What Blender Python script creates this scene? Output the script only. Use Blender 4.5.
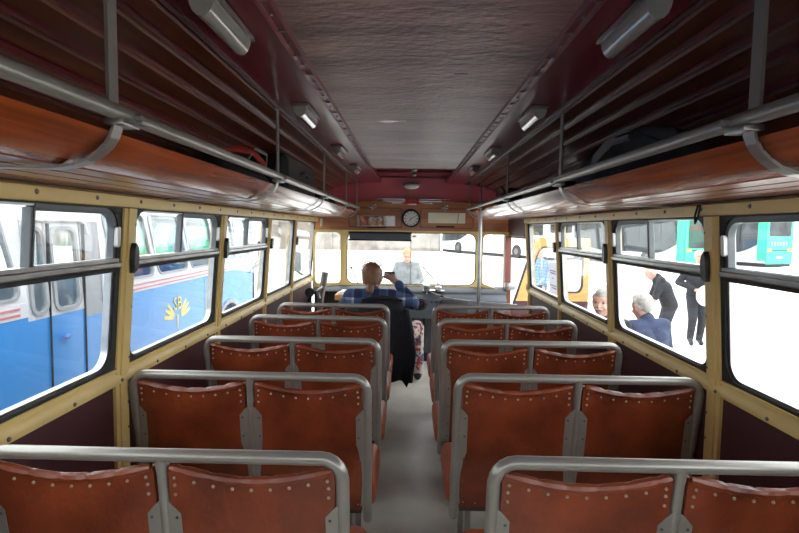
import bpy, bmesh, math, random
from mathutils import Vector, Matrix
from math import sin, cos, pi, radians
random.seed(7)
S = bpy.context.scene
for o in list(bpy.data.objects): bpy.data.objects.remove(o)
COL = S.collection
# ---------------------------------------------------------------- camera, sky, exposure
cd = bpy.data.cameras.new('camera'); cam = bpy.data.objects.new('camera', cd); COL.objects.link(cam)
cd.sensor_width = 36; cd.lens = 533/799*36; cd.clip_start = .02; cd.clip_end = 400
cam.location = (-.033, 0, 1.5)
cam.rotation_euler = (Matrix.Rotation(radians(1.025), 3, 'Z') @ Matrix.Rotation(pi/2-radians(4.095), 3, 'X')
                      @ Matrix.Rotation(radians(.822), 3, 'Z')).to_euler()
S.camera = cam
wd = bpy.data.worlds.new('overcast_sky'); S.world = wd; wd.use_nodes = True
bg = wd.node_tree.nodes['Background']; bg.inputs[0].default_value = (.94, .97, 1.0, 1); bg.inputs[1].default_value = 1.0
S.view_settings.view_transform = 'Standard'; S.view_settings.look = 'None'
S.view_settings.exposure = 2.4; S.view_settings.gamma = 1; S.view_settings.use_curve_mapping = False

# ---------------------------------------------------------------- materials
def srgb(*c):
    return tuple(((v/255)/12.92 if v <= 10 else ((v/255+.055)/1.055)**2.4) for v in c)
def mat(name, col, rough=.5, metal=0., var=.12, scale=6., stretch=(1, 1, 1), bump=0., bscale=40., coat=0., bstretch=None, spec=.5, col2=None, detail=5.):
    m = bpy.data.materials.new(name); m.use_nodes = True
    nt = m.node_tree; b = nt.nodes['Principled BSDF']; N = nt.nodes.new; L = nt.links.new
    b.inputs['Roughness'].default_value = rough; b.inputs['Metallic'].default_value = metal
    b.inputs['Specular IOR Level'].default_value = spec
    if coat: b.inputs['Coat Weight'].default_value = coat; b.inputs['Coat Roughness'].default_value = .12
    tc = N('ShaderNodeTexCoord'); mp = N('ShaderNodeMapping'); mp.inputs['Scale'].default_value = stretch
    L(tc.outputs['Object'], mp.inputs['Vector'])
    nz = N('ShaderNodeTexNoise'); nz.inputs['Scale'].default_value = scale; nz.inputs['Detail'].default_value = detail
    L(mp.outputs[0], nz.inputs['Vector'])
    rp = N('ShaderNodeValToRGB'); rp.color_ramp.elements[0].position = .3; rp.color_ramp.elements[1].position = .7
    c0 = tuple(v*(1-var) for v in col); c1 = col2 if col2 else tuple(min(1, v*(1+var)) for v in col)
    rp.color_ramp.elements[0].color = (*c0, 1); rp.color_ramp.elements[1].color = (*c1, 1)
    L(nz.outputs['Fac'], rp.inputs[0]); L(rp.outputs[0], b.inputs['Base Color'])
    if bump:
        n2 = N('ShaderNodeTexNoise'); n2.inputs['Scale'].default_value = bscale; n2.inputs['Detail'].default_value = 6
        m2 = N('ShaderNodeMapping'); m2.inputs['Scale'].default_value = bstretch or stretch
        L(tc.outputs['Object'], m2.inputs['Vector']); L(m2.outputs[0], n2.inputs['Vector'])
        bp = N('ShaderNodeBump'); bp.inputs['Strength'].default_value = bump; bp.inputs['Distance'].default_value = .01
        L(n2.outputs['Fac'], bp.inputs['Height']); L(bp.outputs[0], b.inputs['Normal'])
    return m
def glass(name, tint=(.97, .985, .98), base=.035, power=4.5):
    m = bpy.data.materials.new(name); m.use_nodes = True
    nt = m.node_tree; nt.nodes.clear(); N = nt.nodes.new; L = nt.links.new
    out = N('ShaderNodeOutputMaterial'); mx = N('ShaderNodeMixShader'); lw = N('ShaderNodeLayerWeight'); lw.inputs[0].default_value = .5
    pw = N('ShaderNodeMath'); pw.operation = 'POWER'; pw.inputs[1].default_value = power; L(lw.outputs['Facing'], pw.inputs[0])
    ma = N('ShaderNodeMath'); ma.operation = 'MULTIPLY_ADD'; ma.inputs[1].default_value = .6; ma.inputs[2].default_value = base; L(pw.outputs[0], ma.inputs[0])
    t = N('ShaderNodeBsdfTransparent'); t.inputs[0].default_value = (*tint, 1)
    g = N('ShaderNodeBsdfGlossy'); g.inputs['Roughness'].default_value = .02
    L(ma.outputs[0], mx.inputs[0]); L(t.outputs[0], mx.inputs[1]); L(g.outputs[0], mx.inputs[2]); L(mx.outputs[0], out.inputs[0])
    return m
LONG = (9, .5, 9)
K = dict(
 leather=mat('brown_leather', srgb(116, 48, 26), .34, var=.42, scale=5, bump=.35, bscale=45, coat=.2, detail=9, col2=srgb(146, 68, 38)),
 leather2=mat('cushion_leather', srgb(150, 74, 48), .42, var=.25, scale=5, bump=.2, bscale=60),
 rail=mat('grey_painted_tube', srgb(152, 149, 143), .3, .4, var=.06, scale=10),
 steel=mat('worn_steel', srgb(165, 163, 160), .3, .8, var=.15, scale=20),
 stud=mat('nickel_stud', srgb(196, 186, 168), .3, .5, var=.1),
 chrome=mat('polished_chrome', srgb(215, 215, 215), .12, 1., var=.03),
 gold=mat('cream_gold_paint', srgb(220, 192, 124), .4, var=.08, scale=5, bump=.05),
 maroon=mat('maroon_panel', srgb(74, 38, 44), .5, var=.12, scale=5, bump=.05, bscale=90),
 maroon_ceil=mat('maroon_gloss_paint', srgb(112, 36, 48), .28, var=.12, scale=3, coat=.3),
 fascia=mat('red_fascia_paint', srgb(184, 80, 90), .35, var=.1, scale=3),
 ceil=mat('worn_ceiling_vinyl', srgb(104, 64, 64), .42, var=.25, scale=2.2, stretch=(1, 3.5, 1), bump=.5, bscale=22, bstretch=(1, 1.8, 1), detail=9, col2=srgb(150, 114, 110)),
 slat=mat('dark_slat_wood', srgb(98, 50, 32), .4, var=.35, scale=3, stretch=LONG, coat=.2, detail=7),
 fasciawood=mat('orange_pine_varnish', srgb(162, 76, 34), .25, var=.42, scale=5, stretch=(6, .35, 14), coat=.6, detail=7),
 rackslat=mat('rack_slat_wood', srgb(150, 72, 50), .3, var=.25, scale=3, stretch=LONG, coat=.6, spec=1.),
 headwood=mat('header_wood', srgb(168, 104, 56), .4, var=.22, scale=3, stretch=(.6, 6, 10), coat=.2),
 doorwood=mat('door_orange_wood', srgb(226, 164, 94), .45, var=.12, scale=3, stretch=(1, 1, 5)),
 pillarwood=mat('pillar_wood', srgb(122, 66, 50), .4, var=.2, scale=3, stretch=(8, 8, .6)),
 rubber=mat('black_rubber', srgb(30, 30, 32), .6, var=.2),
 darksash=mat('dark_sash_metal', srgb(96, 98, 100), .4, .6, var=.15, scale=12),
 alu=mat('aluminium_bar', srgb(170, 170, 168), .3, .9, var=.2, scale=14),
 bakelite=mat('black_bakelite', srgb(26, 22, 24), .35, var=.15),
 white=mat('white_plastic', srgb(225, 225, 222), .4, var=.03),
 lens=mat('lamp_lens', srgb(150, 150, 144), .12, var=.08, scale=30, stretch=(14, .5, 1), coat=.6),
 lampbase=mat('lamp_base', srgb(120, 108, 108), .4, .4, var=.1),
 floor=mat('grey_linoleum', srgb(228, 224, 213), .38, var=.12, scale=3.5, bump=.12, bscale=70, detail=9),
 dash=mat('blue_grey_dash', srgb(98, 106, 116), .5, var=.1, scale=5),
 dashdark=mat('dark_dash_top', srgb(70, 72, 76), .6, var=.15),
 black=mat('matt_black', srgb(22, 22, 24), .7, var=.2),
 dial=mat('clock_dial', srgb(205, 205, 200), .5, var=.03),
 gaugeface=mat('gauge_face', srgb(24, 22, 24), .3, var=.1),
 red=mat('red_paint', srgb(170, 40, 38), .5, var=.1),
 cream=mat('cream_card', srgb(222, 216, 190), .6, var=.06, scale=5),
 paper=mat('white_paper', srgb(226, 224, 226), .7, var=.02),
 ink=mat('printed_ink', srgb(120, 116, 128), .7, var=.02),
 mirror=mat('mirror_glass', (.9, .9, .9), .03, 1., var=0),
 visor=mat('dark_visor_film', srgb(62, 66, 72), .35, var=.15, scale=12),
 navy=mat('navy_jacket_cloth', srgb(24, 27, 38), .85, var=.25, scale=20, bump=.3, bscale=120),
 case=mat('black_suitcase', srgb(34, 38, 40), .35, var=.15, scale=12),
 bag=mat('dark_bag_cloth', srgb(44, 44, 46), .8, var=.3, scale=9, bump=.4, bscale=30),
 grey_coat=mat('grey_coat_cloth', srgb(74, 72, 70), .85, var=.3, scale=9, bump=.4, bscale=30),
 strap=mat('grey_strap', srgb(120, 118, 112), .7, var=.1),
 # outside
 ground=mat('pale_concrete', srgb(206, 204, 200), .8, var=.08, scale=.6, bump=.1, bscale=8, detail=9),
 busblue=mat('bus_blue_paint', srgb(52, 134, 204), .3, var=.05, scale=2, coat=.3),
 buswhite=mat('bus_white_paint', srgb(192, 196, 200), .35, var=.04, scale=2),
 stripe=mat('bus_red_stripe', srgb(186, 110, 118), .4, var=.04),
 busgrey=mat('bus_grey_trim', srgb(142, 146, 150), .45, var=.06),
 emblem=mat('gold_emblem', srgb(216, 200, 122), .5, var=.08),
 busseat=mat('blue_seat_cloth', srgb(84, 112, 178), .8, var=.1),
 green=mat('bus_green_paint', srgb(52, 186, 136), .4, var=.05, scale=2),
 busglass=mat('dark_bus_glass', srgb(58, 62, 64), .5, var=.4, scale=.9, spec=.2),
 tyre=mat('tyre_rubber', srgb(48, 48, 50), .8, var=.15),
 hub=mat('wheel_hub', srgb(104, 104, 100), .5, .3, var=.1),
 orange=mat('orange_lamp', srgb(220, 130, 60), .4, var=.05),
 wall=mat('stone_wall', srgb(138, 130, 122), .9, var=.3, scale=1.2, bump=.4, bscale=3),
 skin=mat('skin', srgb(190, 148, 130), .55, var=.1, scale=14),
 lips=mat('lips', srgb(150, 84, 76), .5, var=.05), eye=mat('eye_dark', srgb(40, 30, 26), .3, var=.05),
 hair_brown=mat('brown_hair', srgb(112, 78, 54), .5, var=.3, scale=30, stretch=(3, 3, .6)),
 hair_white=mat('white_hair', srgb(200, 196, 190), .6, var=.12, scale=40),
 hair_grey=mat('grey_hair', srgb(156, 152, 146), .6, var=.2, scale=40),
 jean=mat('dark_trousers', srgb(38, 40, 47), .85, var=.2, scale=20),
 jacket_blue=mat('dark_blue_jacket', srgb(38, 50, 78), .8, var=.15, scale=12),
 polo=mat('black_polo', srgb(32, 32, 36), .85, var=.15), greyjk=mat('grey_jacket', srgb(120, 124, 124), .85, var=.2, scale=14),
 shoe=mat('dark_shoe', srgb(40, 38, 42), .6, var=.1), capred=mat('tan_cap', srgb(190, 132, 104), .8, var=.1),
 glass=glass('window_glass'), busglass_clear=glass('bus_window_glass', (.8, .84, .84), .06),
)
def plaid(name, c_dark, c_mid, c_light, sc):
    m = bpy.data.materials.new(name); m.use_nodes = True
    nt = m.node_tree; b = nt.nodes['Principled BSDF']; N = nt.nodes.new; L = nt.links.new
    b.inputs['Roughness'].default_value = .85
    tc = N('ShaderNodeTexCoord'); sp = N('ShaderNodeSeparateXYZ'); L(tc.outputs['Object'], sp.inputs[0])
    outs = []
    for ax, k in ((0, 1.), (2, 1.)):
        mu = N('ShaderNodeMath'); mu.operation = 'MULTIPLY'; mu.inputs[1].default_value = sc*k; L(sp.outputs[ax], mu.inputs[0])
        fr = N('ShaderNodeMath'); fr.operation = 'FRACT'; L(mu.outputs[0], fr.inputs[0])
        rp = N('ShaderNodeValToRGB'); rp.color_ramp.interpolation = 'CONSTANT'
        e = rp.color_ramp.elements; e[0].position = 0; e[0].color = (0, 0, 0, 1); e[1].position = .45; e[1].color = (.45, .45, .45, 1)
        x = e.new(.86); x.color = (1, 1, 1, 1)
        L(fr.outputs[0], rp.inputs[0]); outs.append(rp)
    ad = N('ShaderNodeMath'); ad.operation = 'ADD'; L(outs[0].outputs[0], ad.inputs[0]); L(outs[1].outputs[0], ad.inputs[1])
    hf = N('ShaderNodeMath'); hf.operation = 'MULTIPLY'; hf.inputs[1].default_value = .5; L(ad.outputs[0], hf.inputs[0])
    r2 = N('ShaderNodeValToRGB'); e = r2.color_ramp.elements; e[0].color = (*c_dark, 1); e[1].color = (*c_light, 1); x = e.new(.5); x.color = (*c_mid, 1)
    L(hf.outputs[0], r2.inputs[0]); L(r2.outputs[0], b.inputs['Base Color'])
    return m
K['plaid'] = plaid('blue_plaid_shirt', srgb(24, 34, 66), srgb(62, 86, 128), srgb(176, 178, 186), 6.5)
K['plaid2'] = plaid('light_blue_check_shirt', srgb(70, 110, 168), srgb(110, 150, 196), srgb(170, 196, 220), 14)
def floral():
    m = bpy.data.materials.new('floral_trousers'); m.use_nodes = True
    nt = m.node_tree; b = nt.nodes['Principled BSDF']; N = nt.nodes.new; L = nt.links.new; b.inputs['Roughness'].default_value = .85
    tc = N('ShaderNodeTexCoord'); v = N('ShaderNodeTexVoronoi'); v.inputs['Scale'].default_value = 32; L(tc.outputs['Object'], v.inputs['Vector'])
    sp = N('ShaderNodeSeparateColor'); L(v.outputs['Color'], sp.inputs[0])
    rp = N('ShaderNodeValToRGB'); rp.color_ramp.interpolation = 'CONSTANT'; e = rp.color_ramp.elements
    e[0].color = (*srgb(196, 190, 182), 1); e[1].position = .4; e[1].color = (*srgb(176, 70, 72), 1)
    for p, c in ((.55, (60, 80, 130)), (.68, (206, 160, 110)), (.78, (190, 186, 180)), (.9, (80, 70, 96))):
        x = e.new(p); x.color = (*srgb(*c), 1)
    L(sp.outputs[0], rp.inputs[0]); L(rp.outputs[0], b.inputs['Base Color']); return m
K['floral'] = floral()

# ---------------------------------------------------------------- builders
ORG = {}
def tag(o, label=None, cat=None, group=None, kind=None):
    if label: o['label'] = label
    if cat: o['category'] = cat
    if group: o['group'] = group
    if kind: o['kind'] = kind
    return o
def thing(name, label, cat, loc=(0, 0, 0), rotz=0., group=None, kind=None, local=False):
    o = bpy.data.objects.new(name, None); COL.objects.link(o); o.empty_display_size = .1
    o.location = loc; o.rotation_euler = (0, 0, rotz)
    ORG[o] = Vector((0, 0, 0)) if local else Vector(loc)
    return tag(o, label, cat, group, kind)
class MB:
    def __init__(s): s.v = []; s.f = []
    def add(s, vs, fs):
        n = len(s.v); s.v += [tuple(v) for v in vs]; s.f += [tuple(i+n for i in f) for f in fs]; return s
    def box(s, x0, x1, y0, y1, z0, z1):
        return s.hexa([(x0, y0, z0), (x1, y0, z0), (x1, y1, z0), (x0, y1, z0)], [(x0, y0, z1), (x1, y0, z1), (x1, y1, z1), (x0, y1, z1)])
    def hexa(s, a, b):
        n = len(a); fs = [tuple(range(n-1, -1, -1)), tuple(range(n, 2*n))]
        fs += [(i, (i+1) % n, n+(i+1) % n, n+i) for i in range(n)]
        return s.add(list(a)+list(b), fs)
    def rbox(s, x0, x1, y0, y1, z0, z1, r=.01, seg=2):
        bm = bmesh.new(); bmesh.ops.create_cube(bm, size=1)
        for v in bm.verts: v.co = Vector(((x0+x1)/2+v.co.x*(x1-x0), (y0+y1)/2+v.co.y*(y1-y0), (z0+z1)/2+v.co.z*(z1-z0)))
        r = min(r, .49*min(abs(x1-x0), abs(y1-y0), abs(z1-z0)))
        bmesh.ops.bevel(bm, geom=bm.edges[:], offset=r, segments=seg, profile=.5, affect='EDGES')
        bm.verts.index_update(); s.add([v.co.copy() for v in bm.verts], [[v.index for v in f.verts] for f in bm.faces]); bm.free(); return s
    def prism(s, poly, mp, t0, t1):
        return s.hexa([mp(a, b, t0) for a, b in poly], [mp(a, b, t1) for a, b in poly])
    def ring(s, po, pi_, mp, t0, t1):
        n = len(po); V = [mp(a, b, t0) for a, b in po]+[mp(a, b, t0) for a, b in pi_]+[mp(a, b, t1) for a, b in po]+[mp(a, b, t1) for a, b in pi_]
        F = []
        for i in range(n):
            j = (i+1) % n
            F += [(i, n+i, n+j, j), (2*n+i, 2*n+j, 3*n+j, 3*n+i), (i, j, 2*n+j, 2*n+i), (n+i, 3*n+i, 3*n+j, n+j)]
        return s.add(V, F)
    def tube(s, pts, r, seg=10, squash=1., closed=False):
        P = [Vector(p) for p in pts]; R = r if isinstance(r, (list, tuple)) else [r]*len(P); n = len(P); V = []; F = []
        up = None
        for i, p in enumerate(P):
            if closed: d = (P[(i+1) % n]-P[i-1]).normalized()
            else: d = (P[min(i+1, n-1)]-P[max(i-1, 0)]).normalized()
            if up is None:
                a = Vector((0, 0, 1)) if abs(d.z) < .9 else Vector((0, 1, 0)); up = (a-d*a.dot(d)).normalized()
            else: up = (up-d*up.dot(d)).normalized()
            q = d.cross(up)
            for k in range(seg):
                an = 2*pi*k/seg; V.append(p+up*cos(an)*R[i]+q*sin(an)*R[i]*squash)
        for i in range(n if closed else n-1):
            i2 = (i+1) % n
            for k in range(seg): F.append((i*seg+k, i*seg+(k+1) % seg, i2*seg+(k+1) % seg, i2*seg+k))
        if not closed: F += [tuple(range(seg-1, -1, -1)), tuple((n-1)*seg+k for k in range(seg))]
        return s.add(V, F)
    def lathe(s, prof, c, axis='Z', seg=20):
        V = []; F = []; n = len(prof); c = Vector(c)
        for r, h in prof:
            for k in range(seg):
                a = 2*pi*k/seg; u, v = r*cos(a), r*sin(a)
                V.append(c+{'Z': Vector((u, v, h)), 'Y': Vector((u, h, -v)), 'X': Vector((h, u, v))}[axis])
        for i in range(n-1):
            for k in range(seg): F.append((i*seg+k, i*seg+(k+1) % seg, (i+1)*seg+(k+1) % seg, (i+1)*seg+k))
        F += [tuple(range(seg-1, -1, -1)), tuple((n-1)*seg+k for k in range(seg))]
        return s.add(V, F)
    def ball(s, c, r, seg=10, rings=6):
        c = Vector(c); r = r if isinstance(r, (tuple, list)) else (r, r, r); V = [c+Vector((0, 0, -r[2]))]; F = []
        for i in range(1, rings):
            t = pi*i/rings
            for k in range(seg): a = 2*pi*k/seg; V.append(c+Vector((r[0]*sin(t)*cos(a), r[1]*sin(t)*sin(a), -r[2]*cos(t))))
        V.append(c+Vector((0, 0, r[2]))); top = len(V)-1
        for k in range(seg):
            F.append((0, 1+(k+1) % seg, 1+k)); F.append((top, top-seg+k, top-seg+(k+1) % seg))
            for i in range(rings-2): a = 1+i*seg; F.append((a+k, a+(k+1) % seg, a+seg+(k+1) % seg, a+seg+k))
        return s.add(V, F)
    def dome(s, c, n, r, h, seg=6):
        c = Vector(c); n = Vector(n).normalized(); a = n.orthogonal().normalized(); b = n.cross(a)
        V = [c+(a*cos(2*pi*k/seg)+b*sin(2*pi*k/seg))*r for k in range(seg)]+[c+n*h*.8+(a*cos(2*pi*k/seg)+b*sin(2*pi*k/seg))*r*.6 for k in range(seg)]
        F = [(k, (k+1) % seg, seg+(k+1) % seg, seg+k) for k in range(seg)]+[tuple(range(seg, 2*seg))]
        return s.add(V, F)
    def build(s, name, m, parent=None, smooth=True, kind=None, label=None, loc=None):
        me = bpy.data.meshes.new(name); org = Vector((0, 0, 0))
        if parent is not None: org = ORG[parent]
        elif loc is not None: org = Vector(loc)
        me.from_pydata([Vector(v)-org for v in s.v], [], s.f)
        bm = bmesh.new(); bm.from_mesh(me); bmesh.ops.recalc_face_normals(bm, faces=bm.faces[:]); bm.to_mesh(me); bm.free()
        me.materials.append(K[m] if isinstance(m, str) else m)
        if smooth:
            me.polygons.foreach_set('use_smooth', [True]*len(me.polygons)); me.set_sharp_from_angle(angle=radians(38))
        o = bpy.data.objects.new(name, me); COL.objects.link(o); ORG[o] = org
        if parent is not None: o.parent = parent
        elif loc is not None: o.location = loc
        if kind: o['kind'] = kind
        if label: o['label'] = label
        return o
def rr(a0, a1, b0, b1, r, n=5):
    rs = r if isinstance(r, (tuple, list)) else (r,)*4   # bl, br, tr, tl
    P = []
    for (cx, cy, st, q) in ((a0, b0, pi, 0), (a1, b0, 1.5*pi, 1), (a1, b1, 0, 2), (a0, b1, .5*pi, 3)):
        q = rs[q]; ox = cx+(q if cx == a0 else -q); oy = cy+(q if cy == b0 else -q)
        for k in range(n+1): an = st+pi/2*k/n; P.append((ox+q*cos(an), oy+q*sin(an)))
    return P
def text_mesh(txt, size, m, parent, M4, depth=.003, name='lettering'):
    cu = bpy.data.curves.new('t', 'FONT'); cu.body = txt; cu.size = size; cu.extrude = depth; cu.align_x = 'CENTER'; cu.align_y = 'CENTER'
    o = bpy.data.objects.new('t', cu); COL.objects.link(o)
    me = bpy.data.meshes.new_from_object(o.evaluated_get(bpy.context.evaluated_depsgraph_get())); bpy.data.objects.remove(o)
    me.transform(Matrix.Translation(-ORG[parent]) @ M4); me.materials.clear(); me.materials.append(K[m])
    n = bpy.data.objects.new(name, me); COL.objects.link(n); n.parent = parent; ORG[n] = ORG[parent]; return n
FZ = -.05      # floor level
GZ = -.6       # ground level outside
YB, YF = -1.25, 6.15
def xw(z): return 1.15-.0735*max(0, z-.88)
def W(s): return lambda y, z, t: (s*(xw(z)+t), y, z)

# ---------------------------------------------------------------- the setting
fl = MB().box(-1.15, 1.15, YB, 6.15, FZ-.04, FZ).build('floor', 'floor'); tag(fl, 'worn grey linoleum bus floor showing along the aisle', 'floor', kind='structure')
gd = MB().box(-90, 90, -40, 160, GZ-.2, GZ).build('ground', 'ground'); tag(gd, 'pale sunlit concrete yard outside the bus', 'ground', kind='structure')

POST = {-1: [-1.2, -.07, .965, 2.01, 3.04, 4.05, 4.98], 1: [-1.2, -.07, .965, 2.02, 3.06, 4.12, 5.18]}
for s, side in ((-1, 'left'), (1, 'right')):
    yend = 6.1 if s < 0 else 5.22
    m = W(s); mb = MB()
    mb.box(s*1.15, s*1.2, YB, yend, GZ+.15, .93)
    mb.hexa([m(YB, 1.565, 0), m(yend, 1.565, 0), m(yend, 1.565, .06), m(YB, 1.565, .06)], [m(YB, 1.72, 0), m(yend, 1.72, 0), m(yend, 1.72, .06), m(YB, 1.72, .06)])
    wl = mb.build('wall_'+side, 'maroon', smooth=False)
    tag(wl, 'maroon lower side wall with cream gold window framing, '+side+' of aisle', 'wall', kind='structure')
    # sill rail
    MB().prism([(0, .886), (-.022, .892), (-.022, .918), (-.008, .938), (.02, .938), (.02, .886)], lambda a, b, t: (s*(1.15+a), t, b), YB, yend).build('sill_rail', 'gold', wl)
    MB().prism([(.02, .93), (-.012, .94), (-.012, .952), (.03, .955)], lambda a, b, t: (s*(1.146+a), t, b), YB, yend).build('sill_lip', 'gold', wl)
    MB().prism([(0, 1.562), (-.02, 1.565), (-.024, 1.578), (-.024, 1.603), (-.012, 1.612), (.03, 1.612), (.03, 1.562)], lambda a, b, t: (s*(1.1+a), t, b), YB, yend).build('header_rail', 'gold', wl)
    sc = MB()
    y = YB+.05
    while y < yend-.05:
        sc.dome((s*1.128, y, .905), (-s, 0, .2), .0085, .006); y += .29
    y = YB+.12
    while y < yend-.05:
        sc.dome((s*1.076, y, 1.588), (-s, 0, 0), .0085, .006); y += .29
    for k, py in enumerate(POST[s]):
        w = .045 if k < 5 else .035
        pz = [FZ, .886, 1.56]; mb = MB()
        A = lambda z, t: [(s*(xw(z)+t), py-w, z), (s*(xw(z)+t), py+w, z), (s*(xw(z)+.05), py+w, z), (s*(xw(z)+.05), py-w, z)]
        mb.hexa(A(FZ, -.012), A(.886, -.012)); mb.hexa(A(.886, -.012), A(1.56, -.012))
        B = lambda z, t: [(s*(xw(z)+t), py-w*.5, z), (s*(xw(z)+t), py+w*.5, z), (s*(xw(z)), py+w*.5, z), (s*(xw(z)), py-w*.5, z)]
        mb.hexa(B(FZ, -.019), B(.886, -.019)); mb.hexa(B(.886, -.019), B(1.56, -.019))
        mb.build('post', 'gold', wl, smooth=False)
        for z in (.8, .7, .98, 1.18, 1.5): sc.dome((s*(xw(z)-.012), py+w*.8, z), (-s, 0, 0), .007, .005)
    sc.build('screws', 'lampbase', wl, kind='stuff')

wn = 0
WL = {'-1': ['first', 'second', 'third', 'fourth', 'driver'], }
def side_window(s, y0, y1, mid, label, div=None, radn=.075):
    global wn; wn += 1
    z0, z1 = .945, 1.566
    w = thing('window_%d' % wn, label, 'window', (s*1.15, (y0+y1)/2, z0), kind='structure')
    m = W(s); N = 6
    MB().ring(rr(y0, y1, z0, z1, .01, N), rr(y0+.008, y1-.026, z0+.018, z1-.010, radn, N), m, -.004, .034).build('rubber_frame', 'rubber', w)
    MB().ring(rr(y0+.006, y1-.024, z0+.016, z1-.008, radn, N), rr(y0+.016, y1-.042, z0+.028, z1-.016, radn-.012, N), m, .004, .03).build('metal_frame', 'alu', w)
    g = .012
    if mid:
        zb = 1.356
        MB().prism(rr(y0+g, y1-g, z0+.02, zb-.012, (radn, radn, .004, .004)), m, .014, .018).build('pane', 'glass', w, smooth=False)
        ym = div
        for a, b, t in ((y0+g, ym+.008, .012), (ym-.008, y1-g, .022)):
            MB().prism(rr(a, b, zb+.012, z1-.01, .004), m, t, t+.003).build('sliding_pane', 'glass', w, smooth=False)
        MB().prism([(-.012, zb-.016), (-.018, zb-.01), (-.018, zb+.002), (-.008, zb+.006), (-.008, zb+.018), (.03, zb+.018), (.03, zb-.016)], lambda a, b, t: (s*(xw(b)+a), t, b), y0+.015, y1-.015).build('sash_bar', 'alu', w)
        MB().prism([(-.012, zb-.03), (-.012, zb-.017), (.02, zb-.017), (.02, zb-.03)], lambda a, b, t: (s*(xw(b)+a), t, b), y0+.015, y1-.015).build('sash_seal', 'rubber', w)
        MB().prism([(ym-.006, zb+.01), (ym+.006, zb+.01), (ym+.006, z1-.02), (ym-.006, z1-.02)], m, .002, .028).build('divider', 'darksash', w, smooth=False)
        MB().prism([(ym+.01, z1-.028), (y1-.02, z1-.028), (y1-.02, z1-.008), (ym+.01, z1-.008)], m, 0, .028).build('top_channel', 'darksash', w, smooth=False)
        MB().ring(rr(ym+.004, y1-.016, zb+.012, z1-.018, (.002, .002, .07, .002), N), rr(ym+.011, y1-.045, zb+.02, z1-.030, (.004, .004, .055, .004), N), m, .0, .024).build('sash_frame', 'darksash', w)
        MB().prism(rr(y1-.043, y1-.022, zb+.06, zb+.135, .01), m, -.014, .002).build('grip', 'white', w)
        lt = MB(); yl = y0-.036
        P = [(yl-.012, 1.315), (yl+.008, 1.325), (yl+.016, 1.345), (yl+.018, 1.375), (yl+.010, 1.41), (yl-.008, 1.43), (yl-.016, 1.41), (yl-.018, 1.36)]
        lt.prism(P, m, -.04, -.018); lt.prism([(yl+(a-yl)*.5, 1.37+(b-1.37)*.5) for a, b in P], m, -.02, .0); lt.build('latch', 'bakelite', w)
    else:
        MB().prism(rr(y0+g, y1-g, z0+.02, z1-.014, radn), m, .014, .018).build('pane', 'glass', w, smooth=False)
        if s < 0 or y0 < 4.5:
            yl = y0-.01
            MB().prism(rr(yl-.02, yl+.02, 1.33, 1.41, .015), m, -.035, 0).build('latch', 'bakelite', w)
    return w
names = ['rearmost', 'rear', 'second-nearest', 'nearest full', 'middle', 'forward', 'front']
LB = {-1: ['window left of aisle far behind the camera', 'window left of aisle level with the camera', 'nearest left window in view, blue bus doors outside',
           'second left window with sliding top, gold wing emblem outside', 'third left window with sliding top, blue bus wheel outside', 'narrow undivided left window beside the front benches'],
      1: ['window right of aisle far behind the camera', 'window right of aisle level with the camera', 'nearest right window in view at the picture edge',
          'second right window with sliding top, three men outside', 'third right window with sliding top, moustached man outside', 'undivided right window with paper notice behind the door']}
for s in (-1, 1):
    P = POST[s]
    for k in range(6):
        a, b = P[k]+(.045 if k < 5 else .035), P[k+1]-(.045 if k+1 < 5 else .035)
        d = {(-1, 2): 1.50, (-1, 3): 2.50, (-1, 4): 3.53, (1, 2): 1.46, (1, 3): 2.57, (1, 4): 3.66}.get((s, k), (a+b)/2)
        side_window(s, a, b, k < 5, LB[s][k], d, .075 if k < 5 else .05)
# driver's quarter window, left
side_window(-1, 5.015, 6.02, False, 'driver side window at the front left with black frame', None, .03)

# ---------------------------------------------------------------- ceiling
cl = MB()
arc = [(-1.16, 1.70), (-1.12, 1.82), (-1.0, 1.97), (-.8, 2.08), (-.5, 2.16), (0, 2.19), (.5, 2.16), (.8, 2.08), (1.0, 1.97), (1.12, 1.82), (1.16, 1.70)]
arc2 = [(x*1.03, z+.04) for x, z in arc]
for i in range(len(arc)-1):
    q = [arc[i], arc[i+1], arc2[i+1], arc2[i]]
    cl.prism(q, lambda a, b, t: (a, t, b), YB-.04, 6.4)
ceiling = cl.build('ceiling', 'maroon_ceil'); tag(ceiling, 'dark maroon bus roof lining above racks and aisle', 'ceiling', kind='structure')
MB().box(-.362, .362, YB, 4.75, 2.027, 2.045).build('ceiling_panel', 'ceil', ceiling, label='worn padded vinyl centre panel')
def patch(cx, cy, rx, ry, nm, m_, z=2.0265, seed=1):
    r_ = random.Random(seed); MB().prism([(cx+rx*cos(2*pi*k/18)*r_.uniform(.75, 1), cy+ry*sin(2*pi*k/18)*r_.uniform(.5, 1)) for k in range(18)], lambda a, b, t: (a, b, z+t), 0, .001).build(nm, m_, ceiling, smooth=False)
patch(.135, 1.86, .028, .012, 'tear', 'maroon', seed=4); patch(-.13, 2.68, .085, .03, 'stain', 'maroon_ceil', seed=8); patch(.26, 1.42, .016, .004, 'tear', 'maroon', seed=6)
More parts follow.
